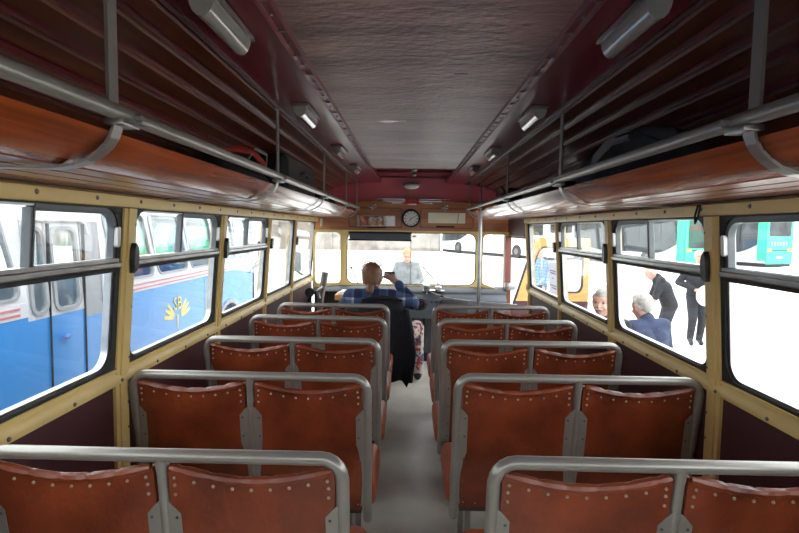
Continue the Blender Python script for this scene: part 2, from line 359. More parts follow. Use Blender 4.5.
for s in (-1, 1):
    MB().prism([(.40, 2.018), (.592, 2.008), (.592, 2.02), (.40, 2.03)], lambda a, b, t: (s*a, t, b), YB, 6.1).build('side_panel', 'maroon_ceil', ceiling)
    MB().prism([(.36, 2.026), (.366, 2.016), (.378, 2.022), (.39, 2.022), (.395, 2.008), (.403, 2.008), (.405, 2.03), (.36, 2.05)], lambda a, b, t: (s*a, t, b), YB, 6.08).build('trim_channel', 'maroon_ceil', ceiling)
    cp = MB(); y = YB+.1
    while y < 4.7:
        cp.box(*sorted((s*.366, s*.392)), y, y+.006, 2.016, 2.023); cp.dome((s*.384, y+.1, 2.021), (0, 0, -1), .007, .004); y += .2
    cp.build('clips', 'lampbase', ceiling, kind='stuff')
    MB().tube([(s*.596, YB, 2.006), (s*.596, 6.08, 2.006)], .010, 6).build('edge_bead', 'maroon', ceiling)
    # curved slatted side: backing plus slats
    cv = []
    for k in range(41):
        t = k/40*pi/2; cv.append((.60+.53*sin(t), 1.66+.345*cos(t)))
    def at(u):
        f = u*40; i = min(39, int(f)); g = f-i; return (cv[i][0]*(1-g)+cv[i+1][0]*g, cv[i][1]*(1-g)+cv[i+1][1]*g)
    bk = MB()
    for i in range(10):
        p, q = at(i/10), at((i+1)/10)
        bk.prism([(p[0], p[1]+.012), (q[0]+.004, q[1]+.012), (q[0]+.012, q[1]+.03), (p[0], p[1]+.03)], lambda a, b, t: (s*a, t, b), YB, 6.1)
    bk.build('slat_backing', 'maroon_ceil', ceiling)
    for i in range(8):
        u0, u1 = (i+.12)/8, (i+.74)/8
        p, q = at(u0), at(u1); d = Vector((q[0]-p[0], q[1]-p[1])).normalized(); n = Vector((-d.y, d.x))
        n = n if n.y > 0 else -n
        poly = [p, (p[0]-n.x*.004+d.x*.004, p[1]-n.y*.008+d.y*.004), (q[0]-n.x*.004-d.x*.004, q[1]-n.y*.008-d.y*.004), q, (q[0]+n.x*.012, q[1]+n.y*.012), (p[0]+n.x*.012, p[1]+n.y*.012)]
        MB().prism(poly, lambda a, b, t: (s*a, t, b), YB, 6.1).build('slat', 'slat', ceiling, smooth=False)
# recess over the driver
rc = MB(); rc.box(-.36, .36, 4.75, 4.77, 2.03, 2.12)
for y in (5.2, 5.75): rc.box(-.36, .36, y, y+.05, 2.04, 2.06)
rc.build('recess_bar', 'maroon_ceil', ceiling, smooth=False)
kn = MB()
for y in (4.78, 5.22): kn.lathe([(.0, -.03), (.025, -.028), (.03, -.012), (.012, 0), (.012, .02)], (0, y, 2.035), 'Z', 12)
kn.build('knobs', 'alu', ceiling)

# rear wall with window
def F(y): return lambda a, b, t: (a, y+t, b)
N = 5
wr = MB().ring(rr(-1.2, 1.2, GZ+.2, 2.2, .02, N), rr(-.9, .9, .98, 1.62, .1, N), F(YB-.06), 0, .05).build('wall_rear', 'maroon')
tag(wr, 'maroon rear wall of the bus behind the camera', 'wall', kind='structure')
wn += 1; w = thing('window_%d' % wn, 'wide rear window behind the camera', 'window', (0, YB, .98), kind='structure')
MB().ring(rr(-.9, .9, .98, 1.62, .1, N), rr(-.87, .87, 1.01, 1.59, .08, N), F(YB-.06), -.005, .06).build('rubber_frame', 'rubber', w)
MB().prism(rr(-.88, .88, 1.0, 1.6, .08, N), F(YB-.03), 0, .004).build('pane', 'glass', w, smooth=False)

# ---------------------------------------------------------------- front wall
wf = MB(); wf.box(-1.14, 1.14, 6.2, 6.25, GZ+.15, .80)
wfo = wf.build('wall_front', 'dashdark', smooth=False); tag(wfo, 'bus front wall with windscreen, wooden header and maroon fascia', 'wall', kind='structure')
hd = MB(); n = 16
top = [(-1.12+2.24*k/n, 1.775+.035*(1-((k-n/2)/(n/2))**2)) for k in range(n+1)]
hd.prism([(-1.12, 1.445), (1.12, 1.445)]+top[::-1], F(6.13), 0, .05); hd.build('header_board', 'headwood', wfo)
fa = MB(); bot = [(-1.12+2.24*k/n, 1.755+.035*(1-((k-n/2)/(n/2))**2)) for k in range(n+1)]
fa.prism(bot+[(1.12, 2.2), (-1.12, 2.2)], lambda a, b, t: (a, 6.17-(b-1.75)*.16+t, b), 0, .04); fa.build('fascia_panel', 'fascia', wfo)
for x in (-.645, -.025, .635):
    MB().hexa([(x-.012, 6.158, 1.78), (x+.012, 6.158, 1.78), (x+.012, 6.18, 1.78), (x-.012, 6.18, 1.78)], [(x-.012, 6.118, 2.04), (x+.012, 6.118, 2.04), (x+.012, 6.14, 2.04), (x-.012, 6.14, 2.04)]).build('batten', 'headwood', wfo, smooth=False)
MB().tube([(-1.1+2.2*k/n, 6.125, 1.775+.035*(1-((k-n/2)/(n/2))**2)) for k in range(n+1)], .008, 6).build('header_moulding', 'headwood', wfo)
# raised hatch panels in the header with latches
for x0, x1 in ((-.735, -.12), (.085, .70)):
    MB().ring(rr(x0, x1, 1.505, 1.735, .02, 3), rr(x0+.012, x1-.012, 1.517, 1.723, .015, 3), F(6.122), 0, .012).build('hatch_frame', 'pillarwood', wfo)
    xm = (x0+x1)/2-.03
    lt = MB().box(xm-.04, xm+.04, 6.105, 6.125, 1.728, 1.742); lt.box(xm-.008, xm+.008, 6.1, 6.125, 1.70, 1.765); lt.ball((xm+.03, 6.105, 1.765), .011); lt.build('hatch_latch', 'chrome', wfo)
# windscreen
wn += 1; ws = thing('window_%d' % wn, 'two-piece windscreen ahead of the driver in cream gold frame', 'window', (0, 6.15, .85), kind='structure')
MB().ring(rr(-.80, .785, .80, 1.475, .02, 7), rr(-.757, .735, .852, 1.452, .085, 7), F(6.10), 0, .07).build('frame', 'gold', ws)
MB().ring(rr(-.76, .738, .849, 1.455, .085, 7), rr(-.749, .727, .86, 1.444, .08, 7), F(6.13), 0, .03).build('gasket', 'rubber', ws)
MB().prism(rr(-.755, -.018, .855, 1.45, (.08, .003, .003, .08), 7), F(6.145), 0, .005).build('pane', 'glass', ws, smooth=False)
MB().prism(rr(-.012, .733, .855, 1.45, (.003, .08, .08, .003), 7), F(6.145), 0, .005).build('pane', 'glass', ws, smooth=False)
MB().box(-.019, -.011, 6.143, 6.152, .855, 1.45).build('seam', 'busgrey', ws, smooth=False)
MB().prism(rr(.0, .045, 1.40, 1.42, .008), F(6.135), 0, .012).build('mirror_foot', 'busgrey', ws)
def corner(s, label, x0, x1, zb0, zb1):
    global wn; wn += 1
    w = thing('window_%d' % wn, label, 'window', (s*.95, 6.1, .85), kind='structure')
    L = math.hypot(x1-x0, .13)
    mp = lambda a, b, t: (s*(x0+(x1-x0)*a/L), 6.13-.13*a/L+t, b)
    n = 6; o = rr(0, L, .78, 1.475, .01, n); i = rr(.03, L-.025, zb0+.035, 1.445, (.04, .05, .05, .06), n)
    sh = lambda P: [(a, b-(zb0-zb1)*(a/L)**2 if b < 1.1 else b) for a, b in P]
    MB().ring(sh(o), sh(i), mp, -.02, .04).build('frame', 'gold', w)
    MB().prism(sh(i), mp, .012, .016).build('pane', 'glass', w, smooth=False)
corner(-1, 'small front corner pane left of the windscreen', .795, 1.12, .83, .83)
corner(1, 'small front corner pane between windscreen and door', .78, 1.08, .84, .74)

# ---------------------------------------------------------------- dashboard and cab
db = thing('dashboard', 'blue grey metal dashboard below the windscreen with round gauge', 'dashboard', (.1, 5.9, FZ))
d = MB(); d.prism([(5.86, .55), (5.80, .60), (5.80, .72), (5.90, .80), (6.2, .825), (6.2, .5), (5.9, .5)], lambda a, b, t: (t, a, b), -.45, 1.04); d.build('body', 'dash', db)
d = MB(); d.prism([(5.88, .79), (5.905, .808), (6.13, .845), (6.13, .82)], lambda a, b, t: (t, a, b), -1.08, 1.06); d.build('top', 'dashdark', db)
d = MB(); d.prism([(6.0, .52), (5.98, .8), (6.18, .8), (6.18, .3)], lambda a, b, t: (t, a, b), -1.1, -.45); d.build('side_panel', 'dashdark', db)
g = MB().lathe([(.062, 0), (.062, -.02), (.052, -.024), (.052, -.012), (.0, -.012)], (.105, 5.80, .672), 'Y', 24).build('gauge', 'gaugeface', db)
g2 = MB()
for k in range(24):
    a = radians(-50+k*280/23); g2.box(.105+.046*cos(a)-.002, .105+.046*cos(a)+.002, 5.785, 5.787, .672+.046*sin(a)-.002, .672+.046*sin(a)+.002)
g2.build('gauge_marks', 'white', g, smooth=False, kind='stuff')
g3 = MB().ring([(.105+.02*cos(2*pi*k/16), .672+.02*sin(2*pi*k/16)) for k in range(16)], [(.105+.012*cos(2*pi*k/16), .672+.012*sin(2*pi*k/16)) for k in range(16)], F(5.785), 0, .002)
g3 = MB(); g3.hexa([(.10, 5.783, .672), (.108, 5.783, .668), (.13, 5.783, .70), (.128, 5.783, .704)], [(.10, 5.785, .672), (.108, 5.785, .668), (.13, 5.785, .70), (.128, 5.785, .704)]); g3.build('gauge_needle', 'red', g, smooth=False)
for x, z in ((.22, .70), (.27, .70), (.32, .70), (.06, .62), (.09, .62)): MB().lathe([(.0, -.022), (.01, -.02), (.01, 0)], (x, 5.80, z), 'Y', 8).build('switch', 'black', db)
MB().rbox(.33, .62, 5.785, 5.805, .58, .73, .005).build('glovebox_lid', 'dashdark', db)
pd = MB()
for x in (.02, .15): pd.tube([(x, 6.15, .5), (x, 5.85, .25), (x, 5.8, .12)], .012, 6); pd.rbox(x-.03, x+.03, 5.76, 5.8, .06, .15, .006)
pd.build('pedals', 'black', db)

tm = thing('ticket_machine', 'small silver fare tray and machine on the dashboard', 'fare machine', (.25, 5.85, .79))
MB().rbox(.125, .36, 5.82, 5.96, .815, .826, .003).build('tray', 'chrome', tm)
MB().rbox(.13, .20, 5.84, 5.94, .826, .88, .006).build('body', 'alu', tm)
MB().rbox(.26, .33, 5.85, 5.94, .826, .865, .006).build('coin_box', 'chrome', tm)
MB().tube([(.165, 5.86, .815), (.165, 5.86, .78)], .012, 8).build('foot', 'chrome', tm); MB().tube([(.345, 5.84, .826), (.345, 5.84, .895)], .006, 6).build('rod', 'chrome', tm)

hr = thing('hand_rail', 'thin chrome grab rail running from dashboard to door post', 'rail', (.3, 5.75, .8))
MB().tube([(.21, 5.74, .81), (.29, 5.72, .785), (.36, 5.7, .76), (.6, 5.66, .735), (1.1, 5.55, .715)], .011, 8).build('bar', 'alu', hr)
MB().tube([(.31, 5.715, .775), (.345, 5.70, .763)], .018, 8).tube([(.29, 5.72, .785), (.29, 5.82, .78)], .009, 6).build('socket', 'chrome', hr)

pole = thing('grab_pole', 'upright chrome grab pole behind the front right bench', 'pole', (.6, 4.8, FZ))
MB().tube([(.6, 4.8, FZ), (.6, 4.8, 1.67)], .0165, 12).build('tube', 'alu', pole)
MB().lathe([(.045, 0), (.045, .008), (.02, .014), (.02, .03)], (.6, 4.8, FZ), 'Z', 14).build('flange', 'chrome', pole)
ph = MB(); ph.rbox(.52, .98, 4.76, 4.80, FZ, .60, .01); 
tag(ph.build('entry_partition', 'maroon', None, loc=(.75, 4.78, FZ)), 'low maroon partition panel beside the entrance step', 'partition')

lv = thing('brake_lever', 'thick grey hand brake lever with black gaiter left of driver', 'lever', (-.94, 5.4, FZ))
MB().tube([(-.965, 5.42, FZ), (-.95, 5.42, .6), (-.925, 5.4, .80), (-.882, 5.38, 1.05)], [.03, .03, .032, .036], 12).build('shaft', 'steel', lv)
MB().tube([(-.90, 5.36, .90), (-.955, 5.36, .85), (-.94, 5.36, .78)], .016, 8).build('trigger', 'alu', lv)
sp = thing('spotlight', 'black adjustable lamp bracketed beside the driver window', 'lamp', (-1.02, 5.35, .82))
MB().lathe([(.0, .05), (.03, .045), (.045, 0), (.048, -.035), (.044, -.04), (.0, -.03)], (-1.02, 5.3, .85), 'Y', 16).build('housing', 'black', sp)
MB().tube([(-1.02, 5.33, .80), (-1.06, 5.36, .72), (-1.13, 5.4, .70)], .014, 8).build('bracket', 'black', sp)
bx = thing('wooden_tray', 'orange wooden tray of papers left of the steering wheel', 'tray', (-.72, 5.7, .7))
MB().rbox(-.81, -.63, 5.55, 5.86, .735, .795, .006).build('tray', 'doorwood', bx)
pp = MB()
for k in range(4): pp.box(-.79+k*.01, -.66+k*.012, 5.58+.01*k, 5.83, .796+.006*k, .801+.006*k)
pp.build('papers', 'paper', bx, smooth=False)
MB().box(-.78, -.65, 5.6, 5.82, FZ, .724).build('support', 'dashdark', bx, smooth=False)
st = thing('steering_wheel', 'black steering wheel in front of the driver', 'steering wheel', (-.37, 5.5, .6))
R_ = Matrix.Translation((-.37, 5.45, .72)) @ Matrix.Rotation(radians(-35), 4, 'X')
MB().tube([R_ @ Vector((.22*cos(2*pi*k/32), .22*sin(2*pi*k/32), 0)) for k in range(32)], .014, 8, closed=True).build('rim', 'bakelite', st)
sk = MB()
for a in (30, 150, 270): sk.tube([R_ @ Vector((0, 0, -.03)), R_ @ Vector((.215*cos(radians(a)), .215*sin(radians(a)), 0))], .009, 6)
sk.build('spokes', 'steel', st)
MB().tube([R_ @ Vector((0, 0, 0)), (-.37, 5.85, .15)], .03, 10).build('column', 'black', st)

# ---------------------------------------------------------------- things on the header
ck = thing('clock', 'round clock with pale dial and black case on wooden header', 'clock', (-.019, 6.1, 1.61))
MB().lathe([(.0, .03), (.105, .03), (.105, -.015), (.098, -.028), (.086, -.028), (.086, -.015)], (-.019, 6.1, 1.617), 'Y', 32).build('case', 'black', ck)
dl = MB().lathe([(.0, 0), (.084, 0), (.084, .008), (.0, .008)], (-.019, 6.078, 1.612), 'Y', 32).build('dial', 'dial', ck)
mk = MB()
for k in range(12):
    a = k*pi/6; c = Vector((-.019+.070*sin(a), 6.0765, 1.612+.070*cos(a))); u = Vector((sin(a), 0, cos(a))); v = Vector((cos(a), 0, -sin(a)))
    q = [c+u*.01+v*.0035, c-u*.01+v*.0035, c-u*.01-v*.0035, c+u*.01-v*.0035]; mk.hexa(q, [p+Vector((0, .001, 0)) for p in q])
mk.build('hour_marks', 'black', dl, smooth=False, kind='stuff')
def hand(ang, L, w, nm):
    u = Vector((sin(ang), 0, cos(ang))); v = Vector((cos(ang), 0, -sin(ang))); c = Vector((-.019, 6.074, 1.612))
    q = [c-u*.012+v*w, c+u*L+v*w*.5, c+u*L-v*w*.5, c-u*.012-v*w]; MB().hexa(q, [p+Vector((0, .001, 0)) for p in q]).build(nm, 'black', ck, smooth=False)
hand(radians(215), .042, .004, 'hour_hand'); hand(radians(60), .066, .003, 'minute_hand')
mr = thing('interior_mirror', 'rectangular driver mirror on wooden header left of clock', 'mirror', (-.42, 6.1, 1.58))
Tm = Matrix.Translation((-.418, 6.085, 1.58)) @ Matrix.Rotation(radians(11), 4, 'X') @ Matrix.Rotation(radians(3), 4, 'Z')
mpm = lambda a, b, t: tuple(Tm @ Vector((a, t, b)))
MB().ring(rr(-.222, .222, -.063, .063, .006, 3), rr(-.214, .214, -.056, .056, .004, 3), mpm, -.004, .01).build('frame', 'alu', mr)
MB().prism(rr(-.216, .216, -.058, .058, .004, 3), mpm, 0, .003).build('mirror_glass', 'mirror', mr, smooth=False)
MB().prism(rr(-.1, .12, -.082, -.066, .004, 2), mpm, 0, .03).build('bracket', 'black', mr)
cf = thing('card_frame', 'cream card in slim frame on wooden header right of clock', 'sign', (.39, 6.1, 1.62))
MB().prism(rr(.178, .60, 1.565, 1.683, .004, 2), F(6.112), 0, .012).build('card', 'cream', cf, smooth=False)
MB().prism([(.505, 1.567), (.515, 1.567), (.53, 1.681), (.52, 1.681)], F(6.108), 0, .004).build('clip', 'busgrey', cf, smooth=False)
for x0, x1, y in ((.27, .48, 1.525),): MB().rbox(x0, x1, 6.105, 6.13, y-.008, y+.008, .004).build('handle', 'black', cf)
sv = thing('sun_visor', 'dark rolled sun blind across top of left windscreen half', 'visor', (-.37, 6.08, 1.4))
MB().prism(rr(-.715, -.02, 1.362, 1.44, .006, 2), F(6.075), 0, .006).build('film', 'visor', sv)
MB().tube([(-.73, 6.078, 1.446), (-.01, 6.078, 1.446)], .011, 8).tube([(-.73, 6.078, 1.362), (-.01, 6.078, 1.362)], .008, 8).build('roller', 'black', sv)
dm = thing('dome_lamp', 'oval white dome lamp on the maroon front fascia', 'lamp', (-.02, 6.05, 1.98))
MB().rbox(-.12, .08, 6.06, 6.13, 1.99, 2.015, .008).build('base', 'busgrey', dm)
MB().ball((-.02, 6.05, 1.975), (.088, .05, .035), 18, 10).build('diffuser', 'white', dm)
em = thing('wing_emblem', 'winged emblem with red shield on the wooden header', 'emblem', (-.01, 6.1, 1.8))
MB().prism([(-.085, 1.835), (.065, 1.835), (.06, 1.80), (.11, 1.785), (.03, 1.765), (-.05, 1.765), (-.13, 1.785), (-.08, 1.80)], F(6.09), 0, .03).build('shield', 'red', em, smooth=False)
MB().prism(rr(-.06, .04, 1.767, 1.778, .003, 2), F(6.083), 0, .01).build('shield_bar', 'chrome', em)
for s in (-1, 1):
    for k, (L, z) in enumerate(((.43, 1.828), (.34, 1.808), (.24, 1.788))):
        x0 = -.01+s*.08; x1 = -.01+s*L
        MB().prism([(x0, z-.004), (x1, z-.008 if k else z), (x1-s*.02, z+.007), (x0, z+.008)], F(6.095), 0, .02).build('feather', 'chrome', em, smooth=False)
sw = MB().rbox(-1.06, -1.03, 6.105, 6.13, 1.51, 1.60, .006)
tag(sw.build('wall_switch', 'cream', None, loc=(-1.045, 6.12, 1.55)), 'small cream switch plate at left end of wooden header', 'switch')
# wipers outside
for x0, z0, x1, z1, lab in ((.33, .86, .13, 1.05, 'wiper arm outside right half of windscreen'), (-.62, .86, -.81+.1, 1.04, 'wiper arm outside left half of windscreen')):
    wp = thing('wiper', lab, 'wiper', (x0, 6.18, z0), group='windscreen wipers')
    MB().tube([(x0, 6.185, z0-.02), (x1, 6.185, z1)], .006, 6).build('arm', 'black', wp)
    MB().box(min(x1-.01, x0), x1+.02, 6.17, 6.18, z1-.01, z1+.004).build('blade', 'rubber', wp, smooth=False)

# ---------------------------------------------------------------- entrance door
dh = MB(); dh.box(1.085, 1.14, 5.2, 6.1, 1.415, 1.62); dh.box(1.09, 1.14, 5.2, 6.1, FZ-.5, FZ-.1)
dj = dh.build('trim_1', 'maroon', smooth=False); tag(dj, 'maroon header panel above the entrance doorway', 'trim', kind='structure')
MB().prism(rr(5.22, 6.08, 1.43, 1.44, .002, 1), lambda a, b, t: (1.08+t, a, b), 0, .01).build('moulding', 'headwood', dj)
ap = MB(); ap.hexa([(1.055, 5.98, FZ), (1.13, 5.98, FZ), (1.13, 6.1, FZ), (1.055, 6.1, FZ)], [(1.038, 5.98, 1.43), (1.105, 5.98, 1.43), (1.105, 6.1, 1.43), (1.038, 6.1, 1.43)])
ao = ap.build('trim_2', 'pillarwood', smooth=False); tag(ao, 'brown wooden door pillar at front of the doorway', 'trim', kind='structure')
MB().rbox(1.04, 1.15, 5.93, 5.985, .83, .91, .006).build('hinge_block', 'steel', ao)
dr = thing('door_1', 'open entrance door leaf, orange wood over maroon, outside doorway', 'door', (1.15, 6.05, -.4), kind='structure')
dmp = lambda a, b, t: (a, 6.02+(a-1.15)*.05+t, b)
lx = lambda z: 1.16+(z-.63)*.30
n = 7
def door_poly(z0, z1, x1, r, ins):
    P = rr(0, 1, z0, z1, (r, r, r, r), n)
    out = []
    for a, b in rr(0, x1-1.15, z0, z1, r, n):
        l = lx(max(b, .45))-1.15+ins; w_ = x1-1.15-ins; out.append((1.15+l+(w_-l)*a/(x1-1.15), b))
    return out
MB().ring(door_poly(.70, 1.415, 2.01, .03, 0), door_poly(.80, 1.315, 2.01, .09, .07), dmp, 0, .04).build('upper_frame', 'doorwood', dr)
MB().prism(door_poly(.79, 1.325, 2.01, .09, .062), dmp, .018, .022).build('pane', 'glass', dr, smooth=False)
MB().ring(door_poly(.795, 1.32, 2.01, .09, .066), door_poly(.812, 1.303, 2.01, .085, .082), dmp, -.005, .03).build('gasket', 'rubber', dr)
MB().prism([(lx(.45), -.5), (2.01, -.5), (2.01, .70), (lx(.70), .70), (lx(.45), .45)], dmp, 0, .035).build('lower_panel', 'maroon', dr, smooth=False)
MB().prism([(lx(.45)-.02, -.5), (lx(.45), -.5), (lx(.45), .45), (lx(1.41), 1.41), (lx(1.41)-.02, 1.41), (lx(.45)-.02, .45)], dmp, -.005, .04).build('edge_strip', 'rubber', dr, smooth=False)
MB().box(1.1, 1.17, 5.95, 6.03, .84, .9).build('hinge', 'steel', dr, smooth=False)
stp = MB().box(.62, 1.15, 5.25, 5.95, -.33, -.29); tag(stp.build('entrance_step', 'dashdark', None, loc=(.9, 5.6, -.31), smooth=False), 'dark entrance step inside the open doorway', 'step')
nt_ = thing('notice', 'white paper notice taped to the undivided right window', 'notice', (1.135, 4.33, 1.12))
m1 = W(1)
pt = bpy.data.materials.new('thin_paper'); pt.use_nodes = True; _n = pt.node_tree; _n.nodes.clear()
_o = _n.nodes.new('ShaderNodeOutputMaterial'); _m = _n.nodes.new('ShaderNodeMixShader'); _d = _n.nodes.new('ShaderNodeBsdfDiffuse'); _t = _n.nodes.new('ShaderNodeBsdfTranslucent')
_d.inputs[0].default_value = (.75, .73, .78, 1); _t.inputs[0].default_value = (.42, .41, .46, 1); _n.links.new(_d.outputs[0], _m.inputs[1]); _n.links.new(_t.outputs[0], _m.inputs[2]); _n.links.new(_m.outputs[0], _o.inputs[0])
K['thin_paper'] = pt
MB().add([m1(a, b, .006) for a, b in ((4.20, 1.0), (4.47, .98), (4.465, 1.235), (4.205, 1.25))], [(0, 1, 2, 3)]).build('sheet', 'thin_paper', nt_, smooth=False)
ln = MB()
for z, a, b in ((1.17, 4.25, 4.42), (1.15, 4.25, 4.41), (1.11, 4.31, 4.36), (1.05, 4.25, 4.42), (1.03, 4.25, 4.38)): ln.prism([(a, z), (b, z), (b, z+.008), (a, z+.008)], m1, .004, .0055)
ln.build('lines_of_print', 'ink', nt_, smooth=False, kind='stuff')

# ---------------------------------------------------------------- luggage racks
HY = {-1: [-.2, 1.04, 2.295, 3.53, 4.75], 1: [-.2, 1.03, 2.295, 3.525, 4.84]}
for s in (-1, 1):
    rk = thing('luggage_rack', 'varnished pine luggage rack with grey rail along the %s window side' % ('left' if s < 0 else 'right'), 'luggage rack', (s*.85, 2.5, 1.62), group='overhead luggage racks')
    ye = 5.78
    mp = lambda a, b, t: (s*a, t, b)
    MB().tube([(s*.6, YB+.05, 1.713), (s*.6, ye, 1.72)], .0155, 12).build('rail', 'rail', rk)
    cuts = [YB+.05]+HY[s][1:]+[ye]
    for a, b in zip(cuts[:-1], cuts[1:]):
        P = [(.616, 1.680), (.628, 1.686), (.650, 1.668), (.690, 1.642), (.722, 1.630), (.716, 1.617), (.680, 1.630), (.640, 1.654)]
        MB().prism(P, mp, a+.001, b-.001).build('fascia_board', 'fasciawood', rk)
    for k in range(4):
        x0 = .732+k*.092; MB().prism([(x0, 1.616), (x0+.076, 1.616), (x0+.076, 1.628), (x0, 1.628)], mp, YB+.05, ye).build('rack_slat', 'rackslat', rk, smooth=False)
    for k, y in enumerate(HY[s]+[ye-.06]):
        path = [(.600, 1.692), (.602, 1.682), (.608, 1.666), (.618, 1.651), (.634, 1.636), (.655, 1.622), (.685, 1.611), (.72, 1.606), (.9, 1.607), (1.085, 1.606)]
        mb = MB()
        for (p, q) in zip(path[:-1], path[1:]):
            mb.prism([(p[0], p[1]), (q[0], q[1]), (q[0]+.003, q[1]+.005), (p[0]+.005, p[1]+.004)], mp, y-.016, y+.016)
        mb.build('bracket', 'rail', rk)
        cp = MB().rbox(*sorted((s*.580, s*.62)), y-.02, y+.045, 1.690, 1.702, .003); cp.tube([(s*.583, y+.035, 1.712), (s*.57, y+.035, 1.712)], .008, 6); cp.build('clamp', 'steel', rk)
        if k <= 1: MB().box(*sorted((s*.608, s*.615)), y-.016, y+.016, 1.70, 2.01).build('hanger', 'rail', rk, smooth=False)
        else: MB().tube([(s*.602, y, 1.71), (s*.602, y, 2.01)], .0075, 8).build('hanger', 'steel', rk)
    MB().prism([(.60, 1.70), (.64, 1.65), (.72, 1.62), (1.09, 1.62), (1.09, 1.64), (.72, 1.64), (.65, 1.69), (.61, 1.72)], mp, ye-.02, ye).build('end_board', 'fasciawood', rk)
# ceiling lamps
LAMPY = [1.33, 2.38, 3.49, 4.5]
lab = ['nearest', 'second', 'third', 'farthest']
for s in (-1, 1):
    for k, y in enumerate(LAMPY):
        lp = thing('ceiling_lamp', '%s clear tube lamp on %s maroon ceiling strip' % (lab[k], 'left' if s < 0 else 'right'), 'lamp', (s*.495, y, 2.01), group='tube lamps along the ceiling')
        MB().rbox(s*.495-.036, s*.495+.036, y-.15, y+.15, 1.998, 2.012, .004).build('base', 'lampbase', lp)
        prof = [(s*.495+.027*cos(pi*q/8), 1.998-.040*sin(pi*q/8)) for q in range(9)]
        MB().prism(prof, lambda a, b, t: (a, t, b), y-.11, y+.135).build('lens', 'lens', lp)
        MB().prism([(s*.495+(a-s*.495)*1.06, 1.997+(b-1.997)*1.05) for a, b in prof], lambda a, b, t: (a, t, b), y-.14, y-.105).build('end_cap', 'lens', lp)
hk = MB().tube([(1.06, 2.04, 1.605), (1.052, 2.035, 1.56), (1.05, 2.05, 1.535), (1.052, 2.06, 1.56), (1.06, 2.055, 1.605)], .004, 6)
tag(hk.build('hanging_strap', 'black', None, loc=(1.055, 2.05, 1.6)), 'short black loop strap hanging over the second right window', 'strap')

